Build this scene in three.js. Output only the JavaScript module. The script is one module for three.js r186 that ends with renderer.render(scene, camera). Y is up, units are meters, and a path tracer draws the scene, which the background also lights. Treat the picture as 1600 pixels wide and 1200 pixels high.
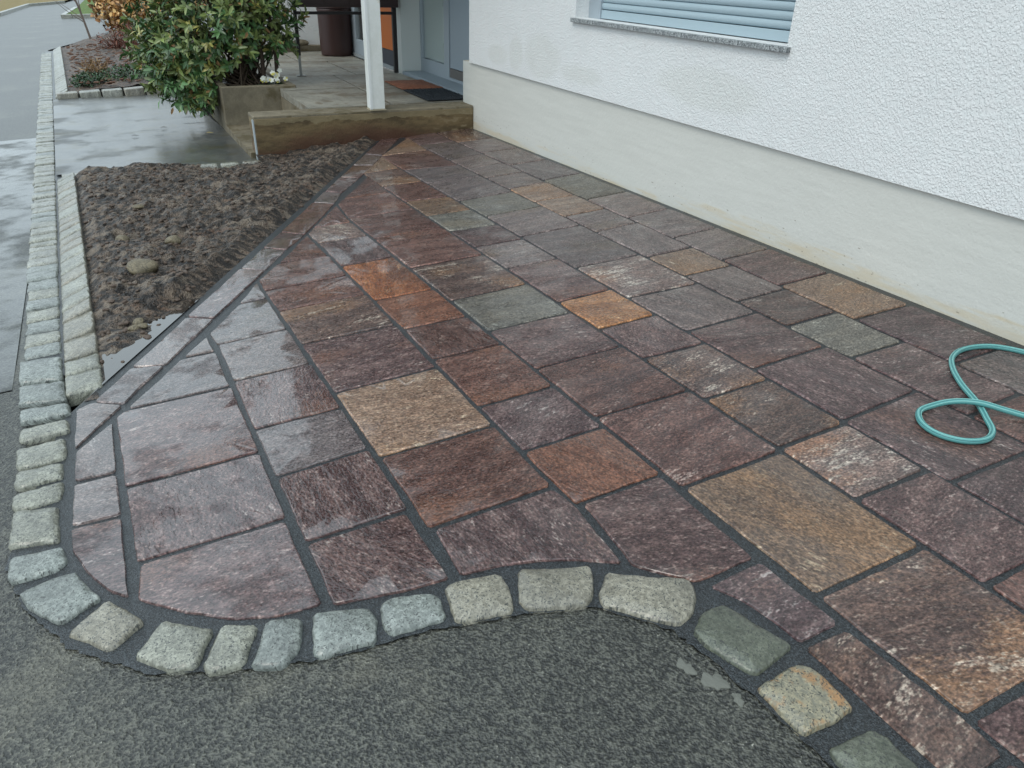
import * as THREE from 'three';
import { mergeGeometries, toCreasedNormals, mergeVertices } from 'three/addons/utils/BufferGeometryUtils.js';
import { RoundedBoxGeometry } from 'three/addons/geometries/RoundedBoxGeometry.js';

// ------------------------------------------------------------------ camera, sky, sun, exposure
const scene = new THREE.Scene();
const renderer = new THREE.WebGLRenderer({ antialias: true });
renderer.toneMapping = THREE.LinearToneMapping;
renderer.toneMappingExposure = 1.5;
renderer.shadowMap.enabled = true;

const camera = new THREE.PerspectiveCamera(54.34, 4 / 3, 0.05, 900);
{
  const m = new THREE.Matrix4().set(
    0.8835192, 0.25143063, -0.39519167, 0,
    -0.02692121, 0.86957856, 0.49306021, 1.6,
    0.46762064, -0.42498913, 0.77505818, 0,
    0, 0, 0, 1);
  m.decompose(camera.position, camera.quaternion, camera.scale);
}

let seedState = 20240311;
function rnd() { seedState = (seedState * 1664525 + 1013904223) >>> 0; return seedState / 4294967296; }
const rr = (a, b) => a + (b - a) * rnd();

{ // overcast sky: brighter towards the zenith, faint cool cloud texture
  const w = 256, h = 128, d = new Float32Array(w * h * 4);
  const ph = [...Array(10)].map(() => [rr(0, 6.28), rr(0, 6.28), Math.floor(rr(1, 6)), rr(1, 7)]);
  for (let j = 0; j < h; j++) for (let i = 0; i < w; i++) {
    const el = ((j + 0.5) / h - 0.5) * Math.PI, az = (i + 0.5) / w * Math.PI * 2;
    let c = 0; for (const [a, b, k, q] of ph) c += Math.sin(az * k + a + 1.3 * Math.sin(el * q + b)) * 0.1;
    const s = Math.max(0, Math.sin(el));
    const L = (0.62 + 0.5 * s) * (1 + 0.16 * c * Math.cos(el));
    const o = (j * w + i) * 4;
    d[o] = L * 0.85; d[o + 1] = L * 1.0; d[o + 2] = L * 1.09; d[o + 3] = 1;
  }
  const t = new THREE.DataTexture(d, w, h, THREE.RGBAFormat, THREE.FloatType);
  t.mapping = THREE.EquirectangularReflectionMapping; t.magFilter = THREE.LinearFilter; t.needsUpdate = true;
  scene.background = t; scene.environment = t;
}
const sun = new THREE.DirectionalLight(0xfff6ea, 0.6);
sun.position.set(-9, 16, -2); sun.target.position.set(1, 0, -5);
sun.castShadow = true; sun.shadow.radius = 40; sun.shadow.mapSize.set(2048, 2048);
Object.assign(sun.shadow.camera, { left: -25, right: 25, top: 25, bottom: -25, near: 1, far: 60 });
scene.add(sun, sun.target);

// [row, stone kind, corner x,z pairs in metres on the ground]
const FLAGS = [
[1,'M',[[3.148,-7.855],[3.555,-7.809],[3.543,-7.2],[3.138,-7.22]]],
[1,'K',[[3.138,-7.22],[3.543,-7.2],[3.532,-6.629],[3.129,-6.642]]],
[1,'K',[[3.129,-6.642],[3.532,-6.629],[3.521,-6.048],[3.12,-6.048]]],
[1,'K',[[3.12,-6.048],[3.521,-6.048],[3.509,-5.449],[3.111,-5.424]]],
[1,'G',[[3.111,-5.424],[3.509,-5.449],[3.496,-4.762],[3.1,-4.747]]],
[1,'K',[[3.1,-4.747],[3.496,-4.762],[3.485,-4.223],[3.092,-4.203]]],
[1,'K',[[3.092,-4.203],[3.485,-4.223],[3.475,-3.705],[3.084,-3.69]]],
[1,'K',[[3.084,-3.69],[3.475,-3.705],[3.465,-3.211],[3.077,-3.216]]],
[1,'P',[[3.077,-3.216],[3.465,-3.211],[3.456,-2.734],[3.069,-2.741]]],
[1,'T',[[3.069,-2.741],[3.456,-2.734],[3.446,-2.205],[3.062,-2.225]]],
[1,'P',[[3.062,-2.225],[3.446,-2.205],[3.435,-1.67],[3.053,-1.686]]],
[1,'K',[[3.053,-1.686],[3.435,-1.67],[3.426,-1.158],[3.045,-1.158]]],
[1,'P',[[3.045,-1.158],[3.426,-1.158],[3.417,-0.718],[3.038,-0.718]]],
[1,'K',[[3.038,-0.718],[3.417,-0.718],[3.405,-0.118],[3.029,-0.118]]],
[1,'R',[[3.029,-0.118],[3.405,-0.118],[3.396,0.382],[3.022,0.382]]],
[1,'P',[[3.022,0.382],[3.396,0.382],[3.387,0.842],[3.015,0.842]]],
[2,'P',[[2.764,-7.767],[3.148,-7.855],[3.139,-7.287],[2.76,-7.322]]],
[2,'K',[[2.76,-7.322],[3.139,-7.287],[3.128,-6.593],[2.754,-6.555]]],
[2,'K',[[2.754,-6.555],[3.128,-6.593],[3.122,-6.16],[2.75,-6.144]]],
[2,'K',[[2.75,-6.144],[3.122,-6.16],[3.116,-5.761],[2.747,-5.761]]],
[2,'K',[[2.747,-5.761],[3.116,-5.761],[3.11,-5.355],[2.743,-5.337]]],
[2,'T',[[2.743,-5.337],[3.11,-5.355],[3.103,-4.907],[2.739,-4.907]]],
[2,'T',[[2.739,-4.907],[3.103,-4.907],[3.096,-4.476],[2.735,-4.468]]],
[2,'K',[[2.735,-4.468],[3.096,-4.476],[3.09,-4.073],[2.732,-4.058]]],
[2,'K',[[2.732,-4.058],[3.09,-4.073],[3.081,-3.483],[2.727,-3.49]]],
[2,'T',[[2.727,-3.49],[3.081,-3.483],[3.075,-3.113],[2.723,-3.126]]],
[2,'K',[[2.723,-3.126],[3.075,-3.113],[3.069,-2.687],[2.72,-2.696]]],
[2,'M',[[2.72,-2.696],[3.069,-2.687],[3.063,-2.332],[2.716,-2.34]]],
[2,'G',[[2.716,-2.34],[3.063,-2.332],[3.057,-1.94],[2.713,-1.953]]],
[2,'P',[[2.713,-1.953],[3.057,-1.94],[3.049,-1.39],[2.708,-1.382]]],
[2,'R',[[2.708,-1.382],[3.049,-1.39],[3.042,-0.944],[2.704,-0.944]]],
[2,'P',[[2.704,-0.944],[3.042,-0.944],[3.036,-0.57],[2.701,-0.57]]],
[2,'K',[[2.701,-0.57],[3.036,-0.57],[3.028,-0.06],[2.696,-0.06]]],
[2,'R',[[2.696,-0.06],[3.028,-0.06],[3.022,0.365],[2.692,0.365]]],
[3,'T',[[2.81,-7.76],[2.758,-7.057],[2.258,-7.07]]],
[3,'R',[[2.258,-7.07],[2.758,-7.057],[2.752,-6.319],[2.259,-6.426]]],
[3,'K',[[2.259,-6.426],[2.752,-6.319],[2.747,-5.845],[2.259,-5.868]]],
[3,'K',[[2.259,-5.868],[2.747,-5.845],[2.742,-5.258],[2.26,-5.248]]],
[3,'G',[[2.26,-5.248],[2.742,-5.258],[2.738,-4.776],[2.26,-4.779]]],
[3,'K',[[2.26,-4.779],[2.738,-4.776],[2.733,-4.238],[2.26,-4.242]]],
[3,'K',[[2.26,-4.242],[2.733,-4.238],[2.727,-3.553],[2.261,-3.566]]],
[3,'F',[[2.261,-3.566],[2.727,-3.553],[2.722,-2.999],[2.261,-3.035]]],
[3,'K',[[2.261,-3.035],[2.722,-2.999],[2.718,-2.541],[2.262,-2.547]]],
[3,'P',[[2.262,-2.547],[2.718,-2.541],[2.714,-2.091],[2.262,-2.095]]],
[3,'P',[[2.262,-2.095],[2.714,-2.091],[2.71,-1.61],[2.262,-1.603]]],
[3,'P',[[2.262,-1.603],[2.71,-1.61],[2.706,-1.126],[2.263,-1.148]]],
[3,'P',[[2.263,-1.148],[2.706,-1.126],[2.701,-0.617],[2.263,-0.617]]],
[3,'R',[[2.263,-0.617],[2.701,-0.617],[2.697,-0.177],[2.264,-0.177]]],
[3,'K',[[2.264,-0.177],[2.697,-0.177],[2.692,0.423],[2.264,0.423]]],
[3,'P',[[2.264,0.423],[2.692,0.423],[2.688,0.923],[2.264,0.923]]],
[4,'T',[[2.287,-7.08],[2.259,-6.531],[1.902,-6.504]]],
[4,'M',[[1.902,-6.504],[2.259,-6.531],[2.259,-5.968],[1.903,-5.985]]],
[4,'R',[[1.903,-5.985],[2.259,-5.968],[2.26,-5.411],[1.904,-5.461]]],
[4,'B',[[1.904,-5.461],[2.26,-5.411],[2.26,-4.996],[1.904,-5.024]]],
[4,'G',[[1.904,-5.024],[2.26,-4.996],[2.26,-4.57],[1.905,-4.609]]],
[4,'P',[[1.905,-4.609],[2.26,-4.57],[2.26,-4.198],[1.906,-4.224]]],
[4,'K',[[1.906,-4.224],[2.26,-4.198],[2.261,-3.757],[1.906,-3.774]]],
[4,'P',[[1.906,-3.774],[2.261,-3.757],[2.261,-3.182],[1.907,-3.181]]],
[4,'Y',[[1.907,-3.181],[2.261,-3.182],[2.262,-2.78],[1.908,-2.786]]],
[4,'P',[[1.908,-2.786],[2.262,-2.78],[2.262,-2.399],[1.908,-2.424]]],
[4,'M',[[1.908,-2.424],[2.262,-2.399],[2.262,-1.991],[1.909,-2.004]]],
[4,'M',[[1.909,-2.004],[2.262,-1.991],[2.262,-1.585],[1.909,-1.587]]],
[4,'F',[[1.909,-1.587],[2.262,-1.585],[2.263,-1.229],[1.91,-1.24]]],
[4,'P',[[1.91,-1.24],[2.263,-1.229],[2.263,-0.779],[1.91,-0.786]]],
[4,'R',[[1.91,-0.786],[2.263,-0.779],[2.263,-0.34],[1.911,-0.34]]],
[4,'P',[[1.911,-0.34],[2.263,-0.34],[2.264,0.034],[1.912,0.034]]],
[4,'M',[[1.912,0.034],[2.264,0.034],[2.264,0.544],[1.912,0.544]]],
[5,'R',[[1.937,-6.432],[1.903,-5.785],[1.508,-5.804]]],
[5,'R',[[1.508,-5.804],[1.903,-5.785],[1.904,-5.239],[1.396,-5.282],[1.432,-5.685]]],
[5,'R',[[1.396,-5.282],[1.904,-5.239],[1.905,-4.722],[1.404,-4.728]]],
[5,'R',[[1.404,-4.728],[1.905,-4.722],[1.906,-4.067],[1.413,-4.081]]],
[5,'M',[[1.413,-4.081],[1.906,-4.067],[1.907,-3.498],[1.421,-3.497]]],
[5,'G',[[1.421,-3.497],[1.907,-3.498],[1.907,-3.033],[1.427,-3.047]]],
[5,'P',[[1.427,-3.047],[1.907,-3.033],[1.908,-2.576],[1.434,-2.587]]],
[5,'R',[[1.434,-2.587],[1.908,-2.576],[1.909,-2.088],[1.44,-2.11]]],
[5,'R',[[1.44,-2.11],[1.909,-2.088],[1.909,-1.569],[1.448,-1.577]]],
[5,'B',[[1.448,-1.577],[1.909,-1.569],[1.91,-0.981],[1.456,-0.992]]],
[5,'M',[[1.456,-0.992],[1.91,-0.981],[1.911,-0.516],[1.462,-0.535]]],
[5,'P',[[1.462,-0.535],[1.911,-0.516],[1.912,-0.006],[1.47,-0.006]]],
[5,'P',[[1.47,-0.006],[1.912,-0.006],[1.912,0.434],[1.476,0.434]]],
[5,'R',[[1.476,0.434],[1.912,0.434],[1.913,1.034],[1.484,1.034]]],
[6,'R',[[1.432,-5.685],[1.398,-5.19],[1.11,-5.199]]],
[6,'F',[[1.11,-5.199],[1.398,-5.19],[1.403,-4.831],[1.056,-4.853],[1.049,-5.087]]],
[6,'P',[[1.056,-4.853],[1.403,-4.831],[1.409,-4.337],[1.059,-4.343]]],
[6,'O',[[1.059,-4.343],[1.409,-4.337],[1.418,-3.704],[1.063,-3.72]]],
[6,'Q',[[1.063,-3.72],[1.418,-3.704],[1.424,-3.265],[1.066,-3.29]]],
[6,'R',[[1.066,-3.29],[1.424,-3.265],[1.43,-2.886],[1.068,-2.908]]],
[6,'R',[[1.068,-2.908],[1.43,-2.886],[1.436,-2.412],[1.071,-2.422]]],
[6,'P',[[1.071,-2.422],[1.436,-2.412],[1.441,-2.038],[1.073,-2.043]]],
[6,'Q',[[1.073,-2.043],[1.441,-2.038],[1.446,-1.673],[1.075,-1.68]]],
[7,'R',[[1.049,-5.087],[1.058,-4.57],[0.737,-4.607]]],
[7,'R',[[0.737,-4.607],[1.058,-4.57],[1.06,-4.177],[0.565,-4.186],[0.569,-4.373]]],
[7,'R',[[0.565,-4.186],[1.06,-4.177],[1.062,-3.829],[0.569,-3.85]]],
[7,'M',[[0.569,-3.85],[1.062,-3.829],[1.065,-3.363],[0.575,-3.391]]],
[7,'P',[[0.575,-3.391],[1.065,-3.363],[1.068,-2.831],[0.582,-2.84]]],
[7,'T',[[0.582,-2.84],[1.068,-2.831],[1.072,-2.264],[0.59,-2.28]]],
[7,'R',[[0.59,-2.28],[1.072,-2.264],[1.075,-1.807],[0.596,-1.811]]],
[8,'K',[[0.569,-4.373],[0.567,-4.071],[0.401,-4.068]]],
[8,'K',[[0.401,-4.068],[0.567,-4.071],[0.572,-3.606],[0.211,-3.6],[0.197,-3.75]]],
[8,'K',[[0.211,-3.6],[0.572,-3.606],[0.578,-3.164],[0.214,-3.172]]],
[8,'P',[[0.214,-3.172],[0.578,-3.164],[0.584,-2.703],[0.218,-2.717]]],
[8,'K',[[0.218,-2.717],[0.584,-2.703],[0.589,-2.358],[0.221,-2.348]]],
[8,'P',[[0.221,-2.348],[0.589,-2.358],[0.594,-1.935],[0.224,-1.943]]],
[9,'K',[[0.197,-3.75],[0.212,-3.528],[0.038,-3.537]]],
[9,'K',[[0.038,-3.537],[0.212,-3.528],[0.215,-3.133],[-0.23,-3.151]]],
[9,'P',[[-0.23,-3.151],[0.215,-3.133],[0.219,-2.543],[-0.266,-2.561],[-0.268,-3.11]]],
[9,'P',[[-0.266,-2.561],[0.219,-2.543],[0.222,-2.099],[-0.261,-2.11]]],
[6,'P',[[1.097,-1.68],[1.434,-1.673],[1.426,-1.199],[1.414,-1.187],[1.196,-1.193],[1.067,-1.345],[1.077,-1.417]]],
[6,'P',[[1.204,-1.18],[1.41,-1.183],[1.43,-1.177],[1.443,-0.88],[1.282,-0.884],[1.276,-0.986],[1.251,-1.093]]],
[6,'M',[[1.282,-0.884],[1.442,-0.873],[1.467,-0.533],[1.46,-0.428],[1.315,-0.43],[1.28,-0.482],[1.283,-0.57]]],
[6,'P',[[1.315,-0.43],[1.46,-0.428],[1.444,-0.183],[1.303,-0.179]]],
[7,'P',[[0.609,-1.811],[1.069,-1.802],[1.09,-1.668],[1.07,-1.35],[0.947,-1.439],[0.839,-1.494],[0.722,-1.535],[0.595,-1.56]]],
[8,'P',[[0.229,-1.943],[0.577,-1.933],[0.583,-1.561],[0.411,-1.586],[0.228,-1.633]]],
[9,'P',[[-0.254,-2.11],[0.212,-2.097],[0.219,-1.649],[0.079,-1.667],[-0.038,-1.722],[-0.159,-1.82],[-0.272,-1.94]]],
[10,'K',[[-0.423,-2.905],[-0.264,-3.101],[-0.269,-2.673],[-0.429,-2.689]]],
[10,'K',[[-0.433,-2.683],[-0.269,-2.669],[-0.271,-2.392],[-0.439,-2.409]]],
[10,'P',[[-0.443,-2.412],[-0.271,-2.392],[-0.274,-1.941],[-0.342,-2.014],[-0.401,-2.142],[-0.439,-2.267]]],
[0,'P',[[2.54,-7.84],[2.73,-7.777],[2.293,-7.077],[2.166,-7.246]]],
[0,'K',[[2.166,-7.246],[2.293,-7.077],[2.092,-6.75],[1.926,-6.866]]],
[0,'R',[[1.926,-6.866],[2.092,-6.75],[1.847,-6.387],[1.694,-6.498]]],
[0,'P',[[1.694,-6.498],[1.847,-6.387],[1.568,-5.986],[1.452,-6.117]]],
[0,'K',[[1.452,-6.117],[1.568,-5.986],[1.424,-5.711],[1.285,-5.853]]],
[0,'R',[[1.285,-5.853],[1.424,-5.711],[1.034,-5.081],[0.895,-5.238]]],
[0,'P',[[0.895,-5.238],[1.034,-5.081],[0.845,-4.831],[0.718,-4.96]]],
[0,'K',[[0.718,-4.96],[0.845,-4.831],[0.648,-4.52],[0.514,-4.638]]],
[0,'P',[[0.514,-4.638],[0.648,-4.52],[0.26,-3.938],[0.13,-4.037]]],
[0,'K',[[0.13,-4.037],[0.26,-3.938],[-0.022,-3.505],[-0.174,-3.561]]],
[0,'K',[[-0.174,-3.561],[-0.022,-3.505],[-0.224,-3.207],[-0.342,-3.299]]],
[0,'K',[[-0.342,-3.299],[-0.224,-3.207],[-0.422,-2.915],[-0.409,-3.262]]]];
const COBBLES = [
['b',[[-0.605,-2.334],[-0.453,-2.316],[-0.439,-2.24],[-0.47,-2.201],[-0.594,-2.203],[-0.609,-2.25]]],
['b',[[-0.571,-2.152],[-0.426,-2.176],[-0.351,-2.001],[-0.464,-1.95],[-0.552,-2.069]]],
['t',[[-0.447,-1.903],[-0.339,-1.984],[-0.247,-1.841],[-0.346,-1.775]]],
['g',[[-0.289,-1.724],[-0.206,-1.827],[-0.08,-1.71],[-0.142,-1.601],[-0.202,-1.616]]],
['g',[[-0.134,-1.586],[-0.059,-1.723],[0.031,-1.673],[-0.028,-1.549],[-0.11,-1.561]]],
['b',[[-0.021,-1.53],[0.053,-1.673],[0.147,-1.632],[0.109,-1.525],[0.061,-1.488]]],
['b',[[0.175,-1.637],[0.32,-1.578],[0.333,-1.53],[0.304,-1.447],[0.153,-1.473],[0.137,-1.498]]],
['b',[[0.348,-1.571],[0.385,-1.581],[0.51,-1.542],[0.521,-1.509],[0.503,-1.432],[0.464,-1.433],[0.34,-1.454],[0.331,-1.479]]],
['t',[[0.542,-1.543],[0.589,-1.548],[0.711,-1.513],[0.714,-1.473],[0.682,-1.362],[0.529,-1.401],[0.518,-1.424]]],
['t',[[0.764,-1.503],[0.969,-1.406],[0.918,-1.312],[0.871,-1.277],[0.71,-1.35],[0.712,-1.401]]],
['t',[[0.986,-1.363],[1.184,-1.221],[1.183,-1.177],[1.112,-1.105],[1.047,-1.094],[0.904,-1.263],[0.915,-1.293]]],
['n',[[1.126,-1.099],[1.16,-1.105],[1.211,-1.089],[1.268,-0.899],[1.249,-0.887],[1.111,-0.873],[1.064,-1.009],[1.07,-1.065]]],
['o',[[1.085,-0.846],[1.218,-0.849],[1.251,-0.834],[1.262,-0.785],[1.255,-0.689],[1.237,-0.68],[1.1,-0.686],[1.09,-0.7]]],
['n',[[1.107,-0.638],[1.243,-0.63],[1.256,-0.602],[1.262,-0.507],[1.242,-0.497],[1.115,-0.509],[1.1,-0.528]]],
['g',[[-0.609,-2.601],[-0.47,-2.562],[-0.46,-2.349],[-0.614,-2.394]]],
['g',[[-0.613,-2.701],[-0.456,-2.709],[-0.45,-2.688],[-0.462,-2.598],[-0.58,-2.597],[-0.615,-2.625]]],
['g',[[-0.618,-2.763],[-0.609,-2.856],[-0.453,-2.855],[-0.449,-2.741],[-0.591,-2.739]]],
['g',[[-0.613,-2.905],[-0.619,-3.034],[-0.446,-3.031],[-0.442,-2.877],[-0.579,-2.88]]],
['g',[[-0.618,-3.12],[-0.612,-3.197],[-0.436,-3.184],[-0.43,-3.075],[-0.581,-3.083]]],
['b',[[-0.617,-3.261],[-0.618,-3.373],[-0.428,-3.333],[-0.424,-3.229],[-0.609,-3.251]]],
['b',[[-0.625,-3.425],[-0.625,-3.603],[-0.449,-3.573],[-0.44,-3.378]]],
['b',[[-0.634,-3.649],[-0.638,-3.887],[-0.459,-3.857],[-0.457,-3.599]]]];
// ------------------------------------------------------------------ helpers
const used = {};
function uname(n) { const k = used[n] = (used[n] || 0) + 1; return k === 1 ? n : n + '_' + String(k - 1).padStart(3, '0'); }
function shade(o) { o.traverse(c => { if (c.isMesh) { c.castShadow = true; c.receiveShadow = true; } }); return o; }
function top(o, name, label, category, group) {
  o.name = uname(name); o.userData.label = label; o.userData.category = category; if (group) o.userData.group = group;
  scene.add(o); return o;
}
function setting(o, name, label) { o.name = uname(name); o.userData.kind = 'structure'; if (label) o.userData.label = label; scene.add(o); return o; }
function part(parent, name, geo, mat, label) { const m = new THREE.Mesh(geo, mat); m.name = name; m.castShadow = m.receiveShadow = true; if (label) m.userData.label = label; parent.add(m); return m; }
const box = (x0, x1, y0, y1, z0, z1) => new THREE.BoxGeometry(x1 - x0, y1 - y0, z1 - z0).translate((x0 + x1) / 2, (y0 + y1) / 2, (z0 + z1) / 2);
const rbox = (x0, x1, y0, y1, z0, z1, r = 0.008) => new RoundedBoxGeometry(x1 - x0, y1 - y0, z1 - z0, 2, r).translate((x0 + x1) / 2, (y0 + y1) / 2, (z0 + z1) / 2);
function tube(pts, r, seg = 24, rad = 8) { return new THREE.TubeGeometry(new THREE.CatmullRomCurve3(pts.map(p => new THREE.Vector3(...p))), seg, r, rad); }
function taper(pts, r0, r1, seg = 8, rad = 6) {
  const g = tube(pts, 1, seg, rad), c = new THREE.CatmullRomCurve3(pts.map(p => new THREE.Vector3(...p))), P = g.attributes.position, v = new THREE.Vector3();
  for (let i = 0; i <= seg; i++) { const q = c.getPointAt(i / seg), s = r0 + (r1 - r0) * i / seg; for (let j = 0; j <= rad; j++) { const k = i * (rad + 1) + j; v.fromBufferAttribute(P, k).sub(q).multiplyScalar(s).add(q); P.setXYZ(k, v.x, v.y, v.z); } }
  return g;
}
// metres in uv from the dominant face direction (for boxes)
function boxUV(g, s = 1) {
  const P = g.attributes.position, N = g.attributes.normal, uv = new Float32Array(P.count * 2);
  for (let i = 0; i < P.count; i++) {
    const ax = Math.abs(N.getX(i)), ay = Math.abs(N.getY(i)), az = Math.abs(N.getZ(i)), x = P.getX(i), y = P.getY(i), z = P.getZ(i);
    const [u, v] = ax >= ay && ax >= az ? [z, y] : ay >= az ? [x, z] : [x, y];
    uv[2 * i] = u * s; uv[2 * i + 1] = v * s;
  }
  g.setAttribute('uv', new THREE.BufferAttribute(uv, 2)); return g;
}
// the house stands plumb; the paving falls away from it, so the house has a frame of its own
const HOUSE = new THREE.Matrix4().makeBasis(
  new THREE.Vector3(0.998493, -0.052268, 0.016703), new THREE.Vector3(0.051895, 0.998410, 0.022027), new THREE.Vector3(-0.017827, -0.021127, 0.999618)).setPosition(3.5924, 0, -7.7842);
function atHouse(o, x = 0, y = 0, z = 0, ry = 0) {
  const m = HOUSE.clone().multiply(new THREE.Matrix4().makeTranslation(x, y, z)).multiply(new THREE.Matrix4().makeRotationY(ry));
  m.decompose(o.position, o.quaternion, o.scale); return o;
}

// ------------------------------------------------------------------ noise and textures
function vnoise(n, fx, fy, seed) {
  let s = (seed * 2654435761) >>> 0; const R = () => { s ^= s << 13; s >>>= 0; s ^= s >>> 17; s ^= s << 5; s >>>= 0; return s / 4294967296; };
  if (!s) s = 1; for (let i = 0; i < 8; i++) R();
  const L = new Float32Array(fx * fy); for (let i = 0; i < L.length; i++) L[i] = R();
  const o = new Float32Array(n * n), xi = new Int32Array(n), xj = new Int32Array(n), xf = new Float32Array(n);
  for (let x = 0; x < n; x++) { const u = x / n * fx, a = Math.floor(u), t = u - a; xi[x] = a % fx; xj[x] = (a + 1) % fx; xf[x] = t * t * (3 - 2 * t); }
  for (let y = 0; y < n; y++) {
    const v = y / n * fy, a = Math.floor(v), t0 = v - a, t = t0 * t0 * (3 - 2 * t0), r0 = (a % fy) * fx, r1 = ((a + 1) % fy) * fx;
    for (let x = 0; x < n; x++) { const f = xf[x], p = L[r0 + xi[x]], q = L[r1 + xi[x]]; const a0 = p + (L[r0 + xj[x]] - p) * f, a1 = q + (L[r1 + xj[x]] - q) * f; o[y * n + x] = a0 + (a1 - a0) * t; }
  }
  return o;
}
function fbm(n, fx, fy, oct, seed, gain = 0.5) {
  const o = new Float32Array(n * n); let amp = 1, tot = 0;
  for (let k = 0; k < oct; k++) { const a = vnoise(n, Math.min(n, fx << k), Math.min(n, fy << k), seed + k * 17); for (let i = 0; i < o.length; i++) o[i] += a[i] * amp; tot += amp; amp *= gain; }
  for (let i = 0; i < o.length; i++) o[i] /= tot; return o;
}
const sm = (a, b, x) => { const t = Math.min(1, Math.max(0, (x - a) / (b - a))); return t * t * (3 - 2 * t); };
const mixc = (a, b, t) => [a[0] + (b[0] - a[0]) * t, a[1] + (b[1] - a[1]) * t, a[2] + (b[2] - a[2]) * t];
function tex(n, fn, srgb, tile = 1, h = n) {
  const d = new Uint8Array(n * h * 4);
  for (let i = 0; i < n * h; i++) { const c = fn(i, i % n, Math.floor(i / n)); const q = typeof c === 'number' ? [c, c, c] : c; d[4 * i] = Math.min(255, Math.max(0, q[0])); d[4 * i + 1] = Math.min(255, Math.max(0, q[1])); d[4 * i + 2] = Math.min(255, Math.max(0, q[2])); d[4 * i + 3] = 255; }
  const t = new THREE.DataTexture(d, n, h, THREE.RGBAFormat); t.wrapS = t.wrapT = THREE.RepeatWrapping; t.magFilter = THREE.LinearFilter; t.minFilter = THREE.LinearMipmapLinearFilter; t.generateMipmaps = true;
  if (srgb) t.colorSpace = THREE.SRGBColorSpace; t.repeat.set(1 / tile, 1 / tile); t.needsUpdate = true; return t;
}
const std = o => new THREE.MeshStandardMaterial(o), phys = o => new THREE.MeshPhysicalMaterial(o);
const rgb = (r, g, b) => new THREE.Color().setRGB(r / 255, g / 255, b / 255, THREE.SRGBColorSpace);

// ---- flagstone maps: split porphyry slabs; grain streaked along u, 1.2 m per tile
const FN = 1024, FT = 1.2;
const nStreak = fbm(FN, 5, 26, 5, 11, 0.6), nStreak2 = fbm(FN, 9, 60, 4, 23, 0.62), nPatch = fbm(FN, 4, 6, 5, 31, 0.55), nPatch2 = fbm(FN, 7, 9, 5, 41, 0.58);
const nGrain = fbm(FN, 170, 230, 2, 53, 0.7), nFleck = fbm(FN, 90, 200, 2, 67, 0.6), nMid = fbm(FN, 24, 40, 4, 71, 0.6);
const nLow = fbm(FN, 3, 4, 2, 79, 0.4);
const KIND = { // two body tones, stain tone and its threshold, pale flake tone and its threshold
  P: [[68, 53, 53], [102, 83, 80], [98, 70, 60], 0.62, [156, 146, 140], 0.66],
  R: [[74, 53, 49], [106, 79, 71], [110, 78, 64], 0.6, [158, 142, 132], 0.67],
  K: [[84, 74, 73], [114, 101, 97], [102, 88, 77], 0.64, [152, 147, 143], 0.69],
  G: [[86, 82, 76], [114, 108, 98], [108, 99, 86], 0.57, [148, 147, 136], 0.67],
  T: [[104, 84, 72], [132, 110, 94], [128, 100, 78], 0.58, [178, 164, 142], 0.66],
  Y: [[134, 92, 62], [164, 118, 80], [120, 84, 62], 0.62, [192, 164, 128], 0.66],
  Q: [[98, 66, 54], [128, 88, 70], [112, 76, 60], 0.6, [164, 136, 116], 0.68],
  O: [[108, 66, 46], [146, 94, 62], [88, 62, 54], 0.54, [188, 154, 116], 0.66],
  M: [[70, 56, 53], [104, 84, 76], [126, 96, 74], 0.56, [180, 169, 155], 0.62],
  F: [[96, 82, 78], [128, 107, 99], [140, 102, 80], 0.60, [188, 178, 164], 0.57],
  B: [[86, 71, 62], [114, 95, 80], [122, 96, 74], 0.55, [160, 146, 126], 0.67],
};
const flagMap = {};
Object.keys(KIND).forEach((k, ki) => {
  const [a, b, st, th, fl, ft] = KIND[k], sh = (ki * 397 * FN + ki * 211) % (FN * FN), A = FN * FN;
  flagMap[k] = tex(FN, (i) => {
    const j = (i + sh) % A;
    let c = mixc(a, b, sm(0.34, 0.66, nStreak[j] * 0.45 + nFleck[i] * 0.33 + nMid[i] * 0.22));
    c = mixc(c, st, 0.85 * sm(th - 0.05, th + 0.13, nLow[j] * 0.6 + nPatch[j] * 0.25 + nFleck[i] * 0.15));
    c = mixc(c, fl, 0.75 * sm(ft - 0.05, ft + 0.06, nStreak2[j] * 0.38 + nPatch2[i] * 0.36 + nFleck[i] * 0.26));
    c = mixc(c, fl, 0.42 * sm(0.6, 0.8, nFleck[j] * 0.7 + nMid[j] * 0.3));
    const g = 0.54 + 0.92 * nGrain[i]; return [c[0] * g, c[1] * g, c[2] * g];
  }, true, FT);
});
const rid = (v) => 1 - Math.abs(2 * v - 1);
const nR1 = fbm(FN, 10, 30, 5, 83, 0.6), nR2 = fbm(FN, 26, 70, 4, 97, 0.6);
const flagBump = [
  tex(FN, i => 255 * (0.45 * rid(nR1[i]) + 0.3 * rid(nR2[i]) + 0.15 * nGrain[i] + 0.1 * nPatch[i]), false, FT),
  tex(FN, i => 255 * (0.3 * nR1[i] + 0.2 * nStreak2[i] + 0.35 * nGrain[i] + 0.15 * nPatch2[i]), false, FT),
  tex(FN, i => 255 * (0.5 * sm(0.38, 0.62, nR2[i]) * sm(0.42, 0.6, nPatch[i]) + 0.25 * nR1[i] + 0.25 * nGrain[i]), false, FT)];
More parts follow.
